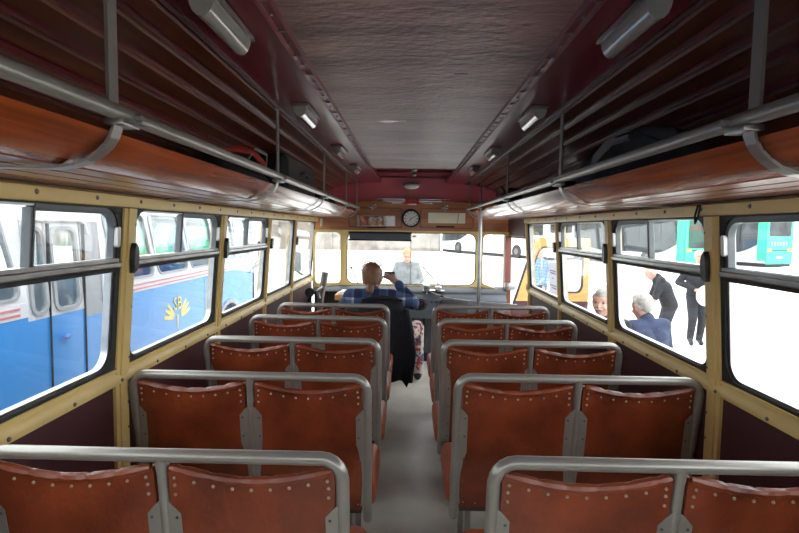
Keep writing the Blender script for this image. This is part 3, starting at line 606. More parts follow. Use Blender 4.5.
# ---------------------------------------------------------------- benches
def bench(s, Y, xa, xo, label):
    # xa: aisle end, xo: window end (absolute values), s side
    b = thing('bench_seat', label, 'bench', (s*(xa+xo)/2, Y, FZ), group='double leather bench seats')
    X = lambda a: s*a
    ly = lambda z: Y+(.912-z)*.15
    R = .0175; rb = .055; zt = .912
    pts = [(X(xa), ly(.29), .29), (X(xa), ly(.6), .6), (X(xa), ly(zt-rb), zt-rb)]
    for k in range(1, 6): t = pi/2*k/5; pts.append((X(xa+rb-rb*cos(t)), Y+.002, zt-rb+rb*sin(t)))
    pts.append((X((xa+xo)/2), Y, zt))
    for k in range(0, 6): t = pi/2*k/5; pts.append((X(xo-rb+rb*sin(t)), Y+.002, zt-rb+rb*cos(t)))
    pts += [(X(xo), ly(.6), .6), (X(xo), ly(.29), .29)]
    MB().tube(pts, R, 12).ball(pts[0], R, 10, 6).build('tube_frame', 'rail', b)
    xm = (xa+xo)/2
    MB().tube([(X(xm), Y+.004, zt-.006), (X(xm), ly(.86), .86), (X(xm), ly(.29), .29)], [.021, .015, .015], 10).build('center_post', 'rail', b)
    zb0, zb1 = .36, .772
    for c, d in ((xa, 1), (xm, -1), (xm, 1), (xo, -1)):
        a0, a1, a2 = c+d*.010, c+d*.026, c+d*.044
        poly = [(a0, zb0-.01), (a2, zb0), (a2, zb1-.022), (a1, zb1), (a0, zb1+.016)]
        br = MB().prism(poly, lambda a, z, t: (X(a), ly(z)+t, z), -.013, -.008).build('bracket', 'rail', b, smooth=False)
        sc = MB()
        for z in (.74, .66, .56, .46, .39): sc.dome((X(c+d*.033), ly(z)-.013, z), (0, -1, 0), .0048, .004)
        sc.build('screws', 'darksash', br, kind='stuff')
    for (p0, p1) in ((xa, xm), (xm, xo)):
        u0, u1 = p0+.020, p1-.020; NU, NV = 14, 10
        ztop = lambda u: .884-.034*(1-(2*u-1)**2)**1.2
        V = []; F_ = []
        for sd in (0, 1):
            for j in range(NV+1):
                v = j/NV
                for i in range(NU+1):
                    u = i/NU; z = .335+(ztop(u)-.335)*v; bul = (1-(2*u-1)**4)*(1-(2*v-1)**6)
                    off = -.010-.006*bul+.003*sin(7*u+3*v+Y*5) if sd == 0 else .012+.05*bul
                    V.append((X(u0+(u1-u0)*u), ly(z)+off, z))
        n1 = (NU+1)*(NV+1)
        for j in range(NV):
            for i in range(NU):
                a = j*(NU+1)+i; F_.append((a, a+1, a+NU+2, a+NU+1)); F_.append((n1+a, n1+a+NU+1, n1+a+NU+2, n1+a+1))
        for i in range(NU):
            F_.append((i, n1+i, n1+i+1, i+1)); a = NV*(NU+1)+i; F_.append((a, a+1, n1+a+1, n1+a))
        for j in range(NV):
            a = j*(NU+1); F_.append((a, a+NU+1, n1+a+NU+1, n1+a)); a += NU; F_.append((a, n1+a, n1+a+NU+1, a+NU+1))
        bk = MB().add(V, F_).build('backrest', 'leather', b)
        rl = []; rd = []
        for i in range(29):
            u = i/28; z = ztop(u)-.002; rl.append((X(u0+.004+(u1-u0-.008)*u), ly(z)-.009, z)); rd.append(.0135*(1+.06*sin(u*9+Y*4)-(.28 if (i*7+int(Y*10)) % 5 == 0 else 0)) if 0 < i < 28 else .009)
        MB().tube(rl, rd, 8).build('top_roll', 'leather', bk)
        stds = MB()
        for i in range(9):
            u = .04+.92*i/8; z = ztop(u)-.024; stds.dome((X(u0+(u1-u0)*u), ly(z)-.0155, z), (0, -1, 0), .005, .005)
            z = .352+.012*(2*u-1)**2; stds.dome((X(u0+(u1-u0)*u), ly(z)-.0115, z), (0, -1, 0), .0045, .004)
        for u in (.035, .965):
            for z in (.835, .808): stds.dome((X(u0+(u1-u0)*u), ly(z)-.0135, z), (0, -1, 0), .005, .005)
        stds.build('studs', 'stud', bk, kind='stuff')
        c0, c1 = (p0-.03 if p0 == xa else p0+.004), p1-.004
        MB().rbox(*sorted((X(c0), X(c1))), Y+.125, Y+.545, .31, .435, .035, 3).build('cushion', 'leather2', b)
    MB().box(*sorted((X(xa+.03), X(xo-.03))), Y+.14, Y+.50, .285, .308).build('seat_base', 'dashdark', b, smooth=False)
    for x in (xa+.07, xo-.07):
        for dy in (.17, .46):
            MB().tube([(X(x), Y+dy, FZ), (X(x), Y+dy, .29)], .013, 8).build('leg', 'rail', b)
ordn = ['nearest the camera', 'second from the camera', 'third from the camera', 'fourth from the camera', 'farthest from the camera']
for k, (Y, xa, xo) in enumerate(((1.315, .195, 1.125), (2.05, .19, 1.118), (2.73, .186, 1.085), (3.42, .184, 1.055), (3.985, .188, 1.01))):
    bench(-1, Y, xa, xo, 'brown leather double bench left of the aisle, '+ordn[k])
for k, (Y, xa, xo) in enumerate(((1.315, .192, 1.125), (2.09, .17, 1.125), (2.735, .153, 1.06), (3.39, .163, 1.035), (4.02, .163, 1.025))):
    bench(1, Y, xa, xo, 'brown leather double bench right of the aisle, '+ordn[k])
# ---------------------------------------------------------------- luggage on the racks
sc_ = thing('suitcase', 'black hard suitcase lying on the left luggage rack', 'suitcase', (-.83, 3.05, 1.63))
MB().rbox(-.95, -.71, 2.95, 3.85, 1.63, 1.915, .05, 4).build('shell', 'case', sc_)
MB().rbox(-.955, -.705, 2.945, 3.855, 1.765, 1.78, .005).build('seam_band', 'bakelite', sc_)
MB().tube([(-.712, 3.3, 1.82), (-.69, 3.31, 1.83), (-.69, 3.48, 1.83), (-.712, 3.49, 1.82)], .01, 8).build('handle', 'bakelite', sc_)
def blob(mb, x0, x1, y0, y1, z0, z1, seed, amp=.03, n=14, m=12):
    rnd = random.Random(seed); ph = [rnd.uniform(0, 6.28) for _ in range(8)]
    c = Vector(((x0+x1)/2, (y0+y1)/2, z0)); V = []; F_ = []
    for j in range(m+1):
        t = j/m*pi/2
        for i in range(n*2):
            a = pi*i/n
            k = 1+amp*6*(sin(3*a+ph[0]+2*t)*.5+sin(5*a+ph[1])*.3+sin(7*t+ph[2]+2*a)*.3)*sin(2*t+.3)
            ca, sa = cos(a), sin(a); ex = .6
            u = math.copysign(abs(ca)**ex, ca)*cos(t)**.5*k if t < pi/2-1e-6 else 0; v = math.copysign(abs(sa)**ex, sa)*cos(t)**.5*k if t < pi/2-1e-6 else 0
            V.append(c+Vector((u*(x1-x0)/2, v*(y1-y0)/2, sin(t)**.8*(z1-z0)*(.93+.07*sin(a*2+ph[3])))))
    nn = n*2
    for j in range(m):
        for i in range(nn): F_.append((j*nn+i, j*nn+(i+1) % nn, (j+1)*nn+(i+1) % nn, (j+1)*nn+i))
    F_.append(tuple(range(nn-1, -1, -1))); mb.add(V, F_); return mb
t_ = thing('travel_bag', 'soft black bag behind the suitcase on left rack', 'bag', (-.85, 2.2, 1.63))
blob(MB(), -1.0, -.74, 2.05, 2.9, 1.63, 1.83, 3, .02).build('body', 'bag', t_)
MB().tube([(-.78, 2.45, 1.80), (-.76, 2.5, 1.86), (-.76, 2.7, 1.86), (-.78, 2.76, 1.80)], .008, 6).build('carry_strap', 'strap', t_)
rd_ = MB(); rd_.tube([(-.88, 2.42, 1.84), (-.82, 2.45, 1.85), (-.76, 2.48, 1.84), (-.72, 2.50, 1.79), (-.71, 2.51, 1.75)], [.014, .016, .016, .014, .006], 8, .5)
tag(rd_.build('red_scarf', 'red', None, loc=(-.75, 2.2, 1.76)), 'red scarf hanging over the soft black bag', 'scarf')
t_ = thing('cardboard_box', 'small worn grey box near the front of left rack', 'box', (-.85, 4.3, 1.63))
MB().rbox(-1.0, -.72, 4.05, 4.55, 1.63, 1.80, .008).build('body', 'grey_coat', t_); MB().box(-1.003, -.717, 4.28, 4.32, 1.635, 1.803).build('tape', 'strap', t_, smooth=False)
t_ = thing('rucksack', 'small dark rucksack at the front end of left rack', 'bag', (-.85, 5.1, 1.63))
blob(MB(), -1.0, -.74, 4.9, 5.35, 1.63, 1.80, 9, .02).build('body', 'bag', t_); MB().rbox(-.80, -.72, 5.0, 5.25, 1.64, 1.71, .02).build('pocket', 'grey_coat', t_)
t_ = thing('folded_coat', 'rumpled grey coat lying on the right rack', 'coat', (.82, 2.2, 1.63))
blob(MB(), .76, .99, 1.75, 2.85, 1.63, 1.90, 5, .03, 20).build('body', 'grey_coat', t_)
MB().tube([(.76, 1.98, 1.85), (.72, 2.05, 1.84), (.70, 2.16, 1.79), (.705, 2.2, 1.74)], .02, 8, .35).build('belt', 'strap', t_)
MB().tube([(.76, 1.7, 1.78), (.72, 1.85, 1.84), (.73, 2.05, 1.85), (.77, 2.2, 1.82)], .004, 6).build('cord', 'black', t_)
t_ = thing('storage_case', 'low grey box on the right rack beyond the coat', 'box', (.84, 3.2, 1.63))
MB().rbox(.72, 1.0, 2.9, 3.65, 1.63, 1.76, .012).build('body', 'case', t_); MB().rbox(.715, 1.005, 2.895, 3.655, 1.735, 1.765, .006).build('lid', 'bakelite', t_)
t_ = thing('shoulder_bag', 'black shoulder bag at the front end of right rack', 'bag', (.84, 4.6, 1.63))
blob(MB(), .75, 1.0, 4.25, 5.1, 1.63, 1.86, 12, .02).build('body', 'bag', t_); MB().tube([(.76, 4.4, 1.78), (.73, 4.5, 1.86), (.73, 4.75, 1.86), (.76, 4.9, 1.78)], .008, 6).build('carry_strap', 'black', t_)

# ---------------------------------------------------------------- people
def cap(mb, a, b, ra, rb, seg=12):
    a, b = Vector(a), Vector(b); d = b-a; L = d.length
    if L < 1e-5: return mb.ball(a, max(ra, rb), seg, 8)
    d.normalize(); pts = []; rs = []
    for t in (80, 55, 30): pts.append(a-d*ra*sin(radians(t))); rs.append(ra*cos(radians(t)))
    pts.append(a); rs.append(ra); pts.append(b); rs.append(rb)
    for t in (30, 55, 80): pts.append(b+d*rb*sin(radians(t))); rs.append(rb*cos(radians(t)))
    return mb.tube(pts, rs, seg)
def remesh(name, mb, m, parent, voxel=.012, smooth=4, cut=None):
    me = bpy.data.meshes.new(name); me.from_pydata(mb.v, [], mb.f)
    bm = bmesh.new(); bm.from_mesh(me); bmesh.ops.recalc_face_normals(bm, faces=bm.faces[:]); bm.to_mesh(me); bm.free()
    o = bpy.data.objects.new('tmp', me); COL.objects.link(o)
    r = o.modifiers.new('r', 'REMESH'); r.mode = 'VOXEL'; r.voxel_size = voxel
    if smooth: q = o.modifiers.new('s', 'SMOOTH'); q.iterations = smooth; q.factor = .5
    me2 = bpy.data.meshes.new_from_object(o.evaluated_get(bpy.context.evaluated_depsgraph_get())); bpy.data.objects.remove(o)
    me2.name = name; me2.materials.clear(); me2.materials.append(K[m]); me2.polygons.foreach_set('use_smooth', [True]*len(me2.polygons))
    n = bpy.data.objects.new(name, me2); COL.objects.link(n); n.parent = parent; ORG[n] = Vector((0, 0, 0)); return n
def person(label, loc, rotz, J, mats, hair='short', voxel=.012, sleeve=1., group=None, extra=None, sc=1.):
    p = thing('person', label, 'person', loc, rotz, local=True, group=group); p.scale = (sc, sc, sc)
    V_ = {k: Vector(v) for k, v in J.items() if isinstance(v, tuple)}
    hd = V_['head']; up = V_.get('hup', Vector((0, 0, 1))).normalized(); fw = V_.get('hfw', Vector((0, 1, 0))); fw = (fw-up*fw.dot(up)).normalized(); rt = fw.cross(up)
    H = lambda x, y, z: hd+rt*x+fw*y+up*z
    def skin(mb):
        cap(mb, H(0, -.02, .04), H(0, .012, .035), .088, .082); cap(mb, H(0, .02, -.02), H(0, .045, -.075), .066, .042); cap(mb, H(0, 0, -.03), H(0, .03, -.04), .07, .06)
        cap(mb, H(0, .085, .015), H(0, .108, -.022), .010, .015, 8)
        for q in (-1, 1):
            cap(mb, H(q*.082, -.008, .02), H(q*.080, -.004, -.025), .017, .012, 8); cap(mb, H(q*.035, .075, -.02), H(q*.04, .06, -.03), .024, .024, 8); cap(mb, H(q*.02, .082, .043), H(q*.05, .07, .042), .012, .01, 8)
        cap(mb, H(-.018, .082, -.053), H(.018, .082, -.053), .012, .012, 8)
        cap(mb, V_['neck'], hd+up*-.06, .056, .052)
        for sd in 'LR':
            q = -1 if sd == 'L' else 1
            cap(mb, V_['sh'+sd], V_['el'+sd], .05, .042); cap(mb, V_['el'+sd], V_['wr'+sd], .042, .028)
            w = V_['wr'+sd]; d = V_.get('hd'+sd, w-V_['el'+sd]).normalized(); pn = V_.get('pn'+sd, Vector((-q, 0, 0))); pn = (pn-d*pn.dot(d)).normalized(); th = d.cross(pn)*(1 if sd == 'L' else -1)
            if V_.get('th'+sd) is not None: th = V_['th'+sd]
            th = (th-d*th.dot(d)).normalized(); curl = J.get('curl', .5)
            cap(mb, w+th*.018, w+d*.075+th*.026, .018, .015, 8); cap(mb, w-th*.018, w+d*.07-th*.026, .018, .014, 8); cap(mb, w, w+d*.075, .018, .016, 8)
            for fi, (o_, ln_) in enumerate(((.032, .068), (.011, .078), (-.011, .072), (-.031, .056))):
                b0 = w+d*.078+th*o_; d1 = (d+pn*curl*.6).normalized(); b1 = b0+d1*ln_*.5; d2 = (d+pn*curl*2).normalized(); b2 = b1+d2*ln_*.5
                cap(mb, b0, b1, .0092, .0085, 8); cap(mb, b1, b2, .0085, .007, 8)
            t0 = w+d*.02+th*.03; t1 = t0+(d*.6+th*.8).normalized()*.04; t2 = t1+(d*.9+th*.2+pn*.5).normalized()*.032
            cap(mb, t0, t1, .013, .011, 8); cap(mb, t1, t2, .011, .008, 8)
        torso(mb, -.008); legs(mb, -.01, True)
        return mb
    def torso(mb, g):
        pe, ch, ne = V_['pelvis'], V_['chest'], V_['neck']; sr = (V_['shR']-V_['shL']).normalized(); hr_ = (V_['hipR']-V_['hipL']).normalized()
        cap(mb, pe-hr_*.07, pe+hr_*.07, .115+g, .115+g); mid = (pe+ch)/2
        for q in (-1, 1):
            cap(mb, pe+hr_*q*.065, mid+sr*q*.055, .115+g, .112+g); cap(mb, mid+sr*q*.055, ch+sr*q*.085, .112+g, .118+g); cap(mb, ch+sr*q*.08, V_['shL' if q < 0 else 'shR']-Vector((0, 0, .015)), .11+g, .06+g)
        cap(mb, V_['shL'], V_['shR'], .062+g, .062+g); cap(mb, ne-Vector((0, 0, .05)), ne+Vector((0, 0, .005)), .075+g, .06+g)
    def legs(mb, g, foot=False):
        for sd in 'LR':
            cap(mb, V_['hip'+sd], V_['kn'+sd], .09+g, .064+g); cap(mb, V_['kn'+sd], V_['an'+sd], .062+g, .045+g)
            if foot: cap(mb, V_['an'+sd], V_['to'+sd], .036, .03)
    b = remesh('body', skin(MB()), mats['skin'] if 'skin' in mats else 'skin', p, voxel, 2)
    sh = MB(); torso(sh, .012)
    for sd in 'LR':
        e, w, s0 = V_['el'+sd], V_['wr'+sd], V_['sh'+sd]
        if sleeve >= 1: cap(sh, s0, e, .068, .066); cap(sh, e, e+(w-e)*.88, .066, .046)
        else: cap(sh, s0, s0+(e-s0)*sleeve, .066, .058)
    if extra: extra(sh, V_)
    remesh('shirt', sh, mats['top'], p, voxel, 6)
    tr = MB(); legs(tr, .016); pe = V_['pelvis']; hr_ = (V_['hipR']-V_['hipL']).normalized(); cap(tr, pe-hr_*.07-Vector((0, 0, .02)), pe+hr_*.07-Vector((0, 0, .02)), .12, .12)
    remesh('trousers', tr, mats['legs'], p, voxel, 6)
    for sd in 'LR':
        so = MB(); a, t = V_['an'+sd], V_['to'+sd]; cap(so, a-Vector((0, .02, .01)), t, .046, .04); cap(so, a-Vector((0, .03, .035)), t-Vector((0, 0, .012)), .034, .034)
        remesh('shoe', so, 'shoe', p, voxel, 3)
    if hair:
        ha = MB()
        if hair == 'bun':
            cap(ha, H(0, -.03, .055), H(0, .015, .06), .094, .085); cap(ha, H(0, -.05, -.01), H(0, -.04, .05), .075, .09)
            for q in (-1, 1): cap(ha, H(q*.055, -.02, -.03), H(q*.06, .0, .05), .035, .04)
            cap(ha, H(0, -.10, -.085), H(0, -.115, -.105), .04, .038); cap(ha, H(0, -.075, -.02), H(0, -.085, -.05), .05, .03)
        elif hair == 'short':
            cap(ha, H(0, -.035, .055), H(0, .025, .085), .09, .062); cap(ha, H(0, -.055, .0), H(0, -.05, .05), .062, .075)
            for q in (-1, 1): cap(ha, H(q*.062, -.025, .0), H(q*.06, .0, .06), .026, .035)
        elif hair == 'fringe':
            cap(ha, H(0, -.06, .0), H(0, -.055, .04), .062, .062)
            for q in (-1, 1): cap(ha, H(q*.07, -.03, .01), H(q*.068, -.005, .04), .024, .024)
        elif hair == 'cap':
            cap(ha, H(0, -.02, .07), H(0, .015, .075), .092, .086); cap(ha, H(-.03, .10, .065), H(.03, .10, .065), .018, .018); cap(ha, H(-.03, .135, .055), H(.03, .135, .055), .01, .01)
        remesh('cap' if hair == 'cap' else 'hair', ha, mats['hair'], p, voxel*.8, 3)
    ey = MB()
    for q in (-1, 1): ey.ball(H(q*.034, .082, .018), .0095, 8, 6)
    ey.build('eyes', 'eye', b)
    lp = MB(); cap(lp, H(-.02, .091, -.054), H(.02, .091, -.054), .005, .005, 6); lp.build('lips', 'lips', b)
    if 'beard' in mats:
        mo = MB(); cap(mo, H(-.028, .094, -.042), H(0, .102, -.036), .008, .01, 8); cap(mo, H(.028, .094, -.042), H(0, .102, -.036), .008, .01, 8); remesh('moustache', mo, mats['beard'], p, .006, 1)
    return p
def stand(**kw):
    J = dict(pelvis=(0, 0, .95), chest=(0, .01, 1.27), neck=(0, -.005, 1.47), head=(0, .03, 1.62), shL=(-.175, 0, 1.41), shR=(.175, 0, 1.41), elL=(-.24, -.03, 1.13), elR=(.24, -.03, 1.13),
             wrL=(-.24, .06, .89), wrR=(.24, .06, .89), hipL=(-.09, 0, .91), hipR=(.09, 0, .91), knL=(-.1, .03, .49), knR=(.1, .03, .49), anL=(-.1, -.02, .085), anR=(.1, -.02, .085), toL=(-.12, .13, .04), toR=(.12, .13, .04))
    J.update(kw); return J
# driver, seated, holding a camera up beside the face (local origin on the floor under the seat)
J = dict(pelvis=(0, -.05, .50), chest=(0, -.05, .78), neck=(0, -.02, .965), head=(.0, .02, 1.095), hfw=(.12, 1, -.02), shL=(-.19, -.03, .925), shR=(.19, -.03, .925),
         elL=(-.27, .10, .80), elR=(.375, .06, .86), wrL=(.035, .27, .995), wrR=(.225, .21, 1.035), hdL=(.3, .1, .6), hdR=(-.6, .35, .35), pnL=(1, 0, .2), pnR=(-.5, -.6, .1), thR=(-.2, -.5, 1), curl=.7,
         hipL=(-.1, .02, .47), hipR=(.1, .02, .47), knL=(-.18, .42, .50), knR=(.42, .42, .56), anL=(-.2, .55, .10), anR=(.44, .44, .10), toL=(-.2, .70, .05), toR=(.46, .60, .05))
def collar(mb, V_): cap(mb, V_['neck']-Vector((.04, .02, .02)), V_['neck']+Vector((.04, -.02, -.02)), .06, .06)
drv = person('driver in blue plaid shirt with brown bun, raising a camera', (-.37, 4.86, FZ), 0, J, dict(top='plaid', legs='floral', hair='hair_brown'), 'bun', .009, extra=collar)
sg = MB()
def Hd(x, y, z): return Vector((x, .02+y, 1.09+z))
for q in (-1, 1):
    sg.tube([Hd(q*.04+.035*cos(2*pi*k/16), .075+.006*sin(2*pi*k/16), .125+.022*sin(2*pi*k/16)) for k in range(16)], .005, 6, closed=True)
    sg.tube([Hd(q*.078, .07, .125), Hd(q*.096, 0, .10), Hd(q*.094, -.06, .07)], .0045, 6)
sg.tube([Hd(-.006, .078, .128), Hd(.006, .078, .128)], .004, 6)
so_ = sg.build('sunglasses', 'strap', None); so_.location = (-.37, 4.86, FZ)
tag(so_, 'sunglasses pushed up on the driver\'s brown hair', 'sunglasses')
hc = thing('photo_camera', 'small dark camera held up by the driver', 'camera', (-.22, 5.12, 1.02))
MB().rbox(-.272, -.168, 5.12, 5.155, 1.015, 1.08, .008).build('body', 'black', hc)
MB().lathe([(.0, 0), (.026, 0), (.026, .03), (.022, .034), (.0, .034)], (-.215, 5.155, 1.045), 'Y', 16).build('lens_barrel', 'bakelite', hc)
MB().rbox(-.262, -.20, 5.116, 5.121, 1.022, 1.07, .002).build('screen', 'visor', hc)
ds = thing('driver_seat', 'dark driver seat under the draped jacket', 'seat', (-.37, 4.75, FZ))
MB().rbox(-.62, -.12, 4.62, 5.08, .27, .335, .03, 3).build('cushion', 'bag', ds)
MB().rbox(-.60, -.14, 4.64, 4.70, .30, .80, .03, 3).build('backrest', 'bag', ds)
MB().lathe([(.16, 0), (.16, .02), (.05, .04), (.045, .32)], (-.37, 4.85, FZ), 'Z', 16).build('pedestal', 'black', ds)
# jacket draped over the driver seat
jk = MB(); NU, NV = 26, 24; V_ = []; F_ = []
xl = lambda z: -.47-.05*(z < .7)*(.7-z)
def xr_(z): return -.08+.11*min(1, max(0, (.84-z)/.4))+ (0 if z > .3 else (z-.3)*.35)
for j in range(NV+1):
    v = j/NV
    for i in range(NU+1):
        u = i/NU; zb_ = .09+.42*(1-u)**1.5+.05*sin(u*9); zt_ = .875-.035*abs(2*u-1)**3; z = zb_+(zt_-zb_)*v
        x = xl(z)+(xr_(z)-xl(z))*u; fold = .022*sin(u*17+v*1.5)*(1-v*.75)+.012*sin(u*31-v*3)*(1-v)
        y = 4.60-.03*(1-v)+fold+.03*max(0, v-.92)/.08+.10*max(0, u-.72)*(1-.3*v); V_.append((x, y, z))
n1 = len(V_); V_ += [(x, y+.028, z) for x, y, z in V_]
for j in range(NV):
    for i in range(NU): a = j*(NU+1)+i; F_ += [(a, a+1, a+NU+2, a+NU+1), (n1+a, n1+a+NU+1, n1+a+NU+2, n1+a+1)]
for i in range(NU): F_.append((i, n1+i, n1+i+1, i+1)); a = NV*(NU+1)+i; F_.append((a, a+1, n1+a+1, n1+a))
for j in range(NV): a = j*(NU+1); F_.append((a, a+NU+1, n1+a+NU+1, n1+a)); a += NU; F_.append((a, n1+a, n1+a+NU+1, a+NU+1))
jt = thing('draped_jacket', 'navy jacket hanging over the driver seat back into the aisle', 'jacket', (-.25, 4.55, FZ))
jk.add(V_, F_).build('cloth', 'navy', jt)
MB().tube([(-.44, 4.61, .872), (-.35, 4.605, .893), (-.2, 4.605, .895), (-.09, 4.613, .868)], [.014, .02, .02, .014], 8).build('collar', 'navy', jt)
MB().tube([(-.05, 4.62, .80), (-.01, 4.64, .6), (.015, 4.65, .4), (-.005, 4.65, .14)], [.045, .05, .05, .035], 10, .6).build('sleeve', 'navy', jt)

G = GZ
person('man in grey jacket and tan cap standing beyond the windscreen', (-.07, 10, G), pi, stand(hup=(0, .3, 1), head=(0, .09, 1.58), elL=(-.27, .02, 1.14), elR=(.27, .02, 1.14), wrL=(-.08, .2, 1.0), wrR=(.08, .2, 1.0), curl=.8), dict(top='greyjk', legs='jean', hair='capred'), 'cap', .014, sc=1.0)
person('white-haired man in dark jacket walking with a white hat', (5.36, 10.0, G), pi-.25, stand(head=(0, .05, 1.65), elL=(-.32, -.04, 1.17), elR=(.32, -.04, 1.17), wrL=(-.09, .2, 1.05), wrR=(.08, .2, 1.05), hdL=(.6, .6, 0), hdR=(-.6, .6, 0), knR=(.09, .14, .5), anR=(.09, .02, .12), toR=(.1, .18, .05), anL=(-.1, -.12, .09), toL=(-.11, .03, .04)),
       dict(top='polo', legs='jean', hair='hair_white'), 'short', .014, sc=.995)
ht = thing('sun_hat', 'white sun hat held by the man walking', 'hat', (5.32, 9.74, .42))
MB().lathe([(.0, -.02), (.19, -.012), (.195, 0), (.09, .02), (.085, .085), (.05, .105), (.0, .11)], (5.37, 9.70, .36), 'Y', 24).build('crown', 'white', ht)
MB().lathe([(.092, 0), (.092, .03), (.088, .03), (.088, 0)], (5.37, 9.72, .36), 'Y', 24).build('band', 'strap', ht)
person('white-haired man in black polo shirt bending forward', (4.25, 8.9, G), 1.25, stand(pelvis=(0, -.06, .90), chest=(0, .05, 1.18), neck=(0, .14, 1.34), head=(0, .24, 1.42), hup=(0, .7, 1), hfw=(0, 1, -.7), shL=(-.175, .1, 1.30), shR=(.175, .1, 1.30), elL=(-.22, .2, .98), elR=(.22, .2, .98), wrL=(-.16, .36, .82), wrR=(.16, .36, .82), hipL=(-.09, -.06, .87), hipR=(.09, -.06, .87)),
       dict(top='polo', legs='jean', hair='hair_white'), 'fringe', .012, sleeve=.85, sc=1.0)
person('grey-haired man in dark blue jacket seen from behind', (2.24, 4.95, G-.0), .35, stand(pelvis=(0, 0, .82), chest=(0, .05, 1.12), neck=(0, .07, 1.30), head=(-.01, .13, 1.41), hup=(0, .3, 1), shL=(-.19, .06, 1.24), shR=(.19, .06, 1.24), elL=(-.25, .06, .96), elR=(.25, .06, .96), wrL=(-.2, .26, .85), wrR=(.2, .26, .85), hipL=(-.09, 0, .78), hipR=(.09, 0, .78), knL=(-.1, .08, .42), knR=(.1, .08, .42)),
       dict(top='jacket_blue', legs='jean', hair='hair_grey'), 'short', .012, sc=.98)
person('grey-haired man with moustache facing the bus window', (1.70, 4.72, G), 2.5, stand(pelvis=(0, 0, .88), chest=(0, .02, 1.2), neck=(0, .01, 1.38), head=(0, .05, 1.51), shL=(-.18, .02, 1.32), shR=(.18, .02, 1.32), elL=(-.24, 0, 1.04), elR=(.24, 0, 1.04), wrL=(-.22, .1, .82), wrR=(.22, .1, .82), hipL=(-.09, 0, .84), hipR=(.09, 0, .84), knL=(-.1, .04, .46), knR=(.1, .04, .46)),
       dict(top='polo', legs='jean', hair='hair_grey', beard='hair_white'), 'short', .011, sc=.97)
person('man in light blue checked shirt beyond the open door', (2.93, 12.0, G), 1.9, stand(), dict(top='plaid2', legs='jean', hair='hair_white'), 'fringe', .014, sc=.98)

# ---------------------------------------------------------------- blue bus alongside
BX = -2.6
bb = thing('blue_bus', 'old blue and white bus with red stripes parked alongside', 'bus', (BX-1.2, 3, GZ))
bm_ = lambda a, b, t: (BX+t-.10*max(0, b-.95)**1.5, a, b)
y0b, y1b = -3.2, 8.7
dy0, dy1 = 3.52, 4.42
low = MB()
ar = [(7.55+.56*cos(radians(a)), -.12+.56*sin(radians(a))) for a in range(180, -1, -15)]
low.prism([(y0b, -.3), (y0b, .87), (dy0, .87), (dy0, -.3)], bm_, -.03, 0)
low.prism([(dy1, -.3), (dy1, .87), (y1b, .87), (y1b, -.3), (ar[-1][0], -.3)]+ar[::-1]+[(ar[0][0], -.3)], bm_, -.03, 0)
low.box(BX-2.4, BX, y0b-.03, y0b, -.3, .95)
low.build('lower_side', 'busblue', bb, smooth=False)
belt = MB()
for a, b in ((y0b, dy0), (dy1, y1b)): belt.prism([(a, .865), (b, .865), (b, .965), (a, .965)], bm_, -.03, .004)
belt.build('belt_band', 'buswhite', bb, smooth=False)
for z in (.885, .925):
    for a, b in ((y0b, dy0-.08), (dy1+.02, y1b-.02)):
        MB().prism([(a, z), (b, z), (b, z+.014), (a, z+.014)], bm_, .002, .008).build('red_stripe', 'stripe', bb, smooth=False)
wins = [(-3.1, -1.75), (-1.65, -.3), (-.2, .9), (1.0, 2.15), (2.25, 3.46), (4.52, 5.32), (5.42, 6.14), (6.24, 7.0), (7.1, 7.85), (7.95, 8.58)]
sl = .22
shf = lambda P: [(a-sl*(b-.97) if True else a, b) for a, b in P]
up_ = MB(); edges = [y0b]+[(wins[i][1]+wins[i+1][0])/2 for i in range(len(wins)-1)]+[y1b]
edges_l = edges[:]
for i, (a, b) in enumerate(wins):
    e0, e1 = edges[i], edges[i+1]
    if i == 4: e1 = dy0
    if i == 5: e0 = dy1
    up_.ring(rr(e0, e1, .965, 1.70, .002, 5), shf(rr(a+(.1 if i in (0, 5) else 0), b, 1.0, 1.60, .07, 5)), bm_, -.03, 0)
up_.prism([(y0b, 1.60), (y1b, 1.60), (y1b, 1.72), (y0b, 1.72)], lambda a, b, t: (BX-.06+t, a, b), -.06, -.02)
up_.build('upper_side', 'buswhite', bb, smooth=False)
for i, (a, b) in enumerate(wins):
    a_ = a+(.1 if i in (0, 5) else 0)
    g_ = MB().ring(shf(rr(a_-.012, b+.012, .988, 1.612, .08, 5)), shf(rr(a_+.008, b-.008, 1.008, 1.592, .065, 5)), bm_, -.01, .008).build('window_frame', 'busgrey', bb)
    MB().prism(shf(rr(a_, b, 1.0, 1.6, .07, 5)), bm_, -.018, -.014).build('pane', 'busglass_clear', g_, smooth=False)
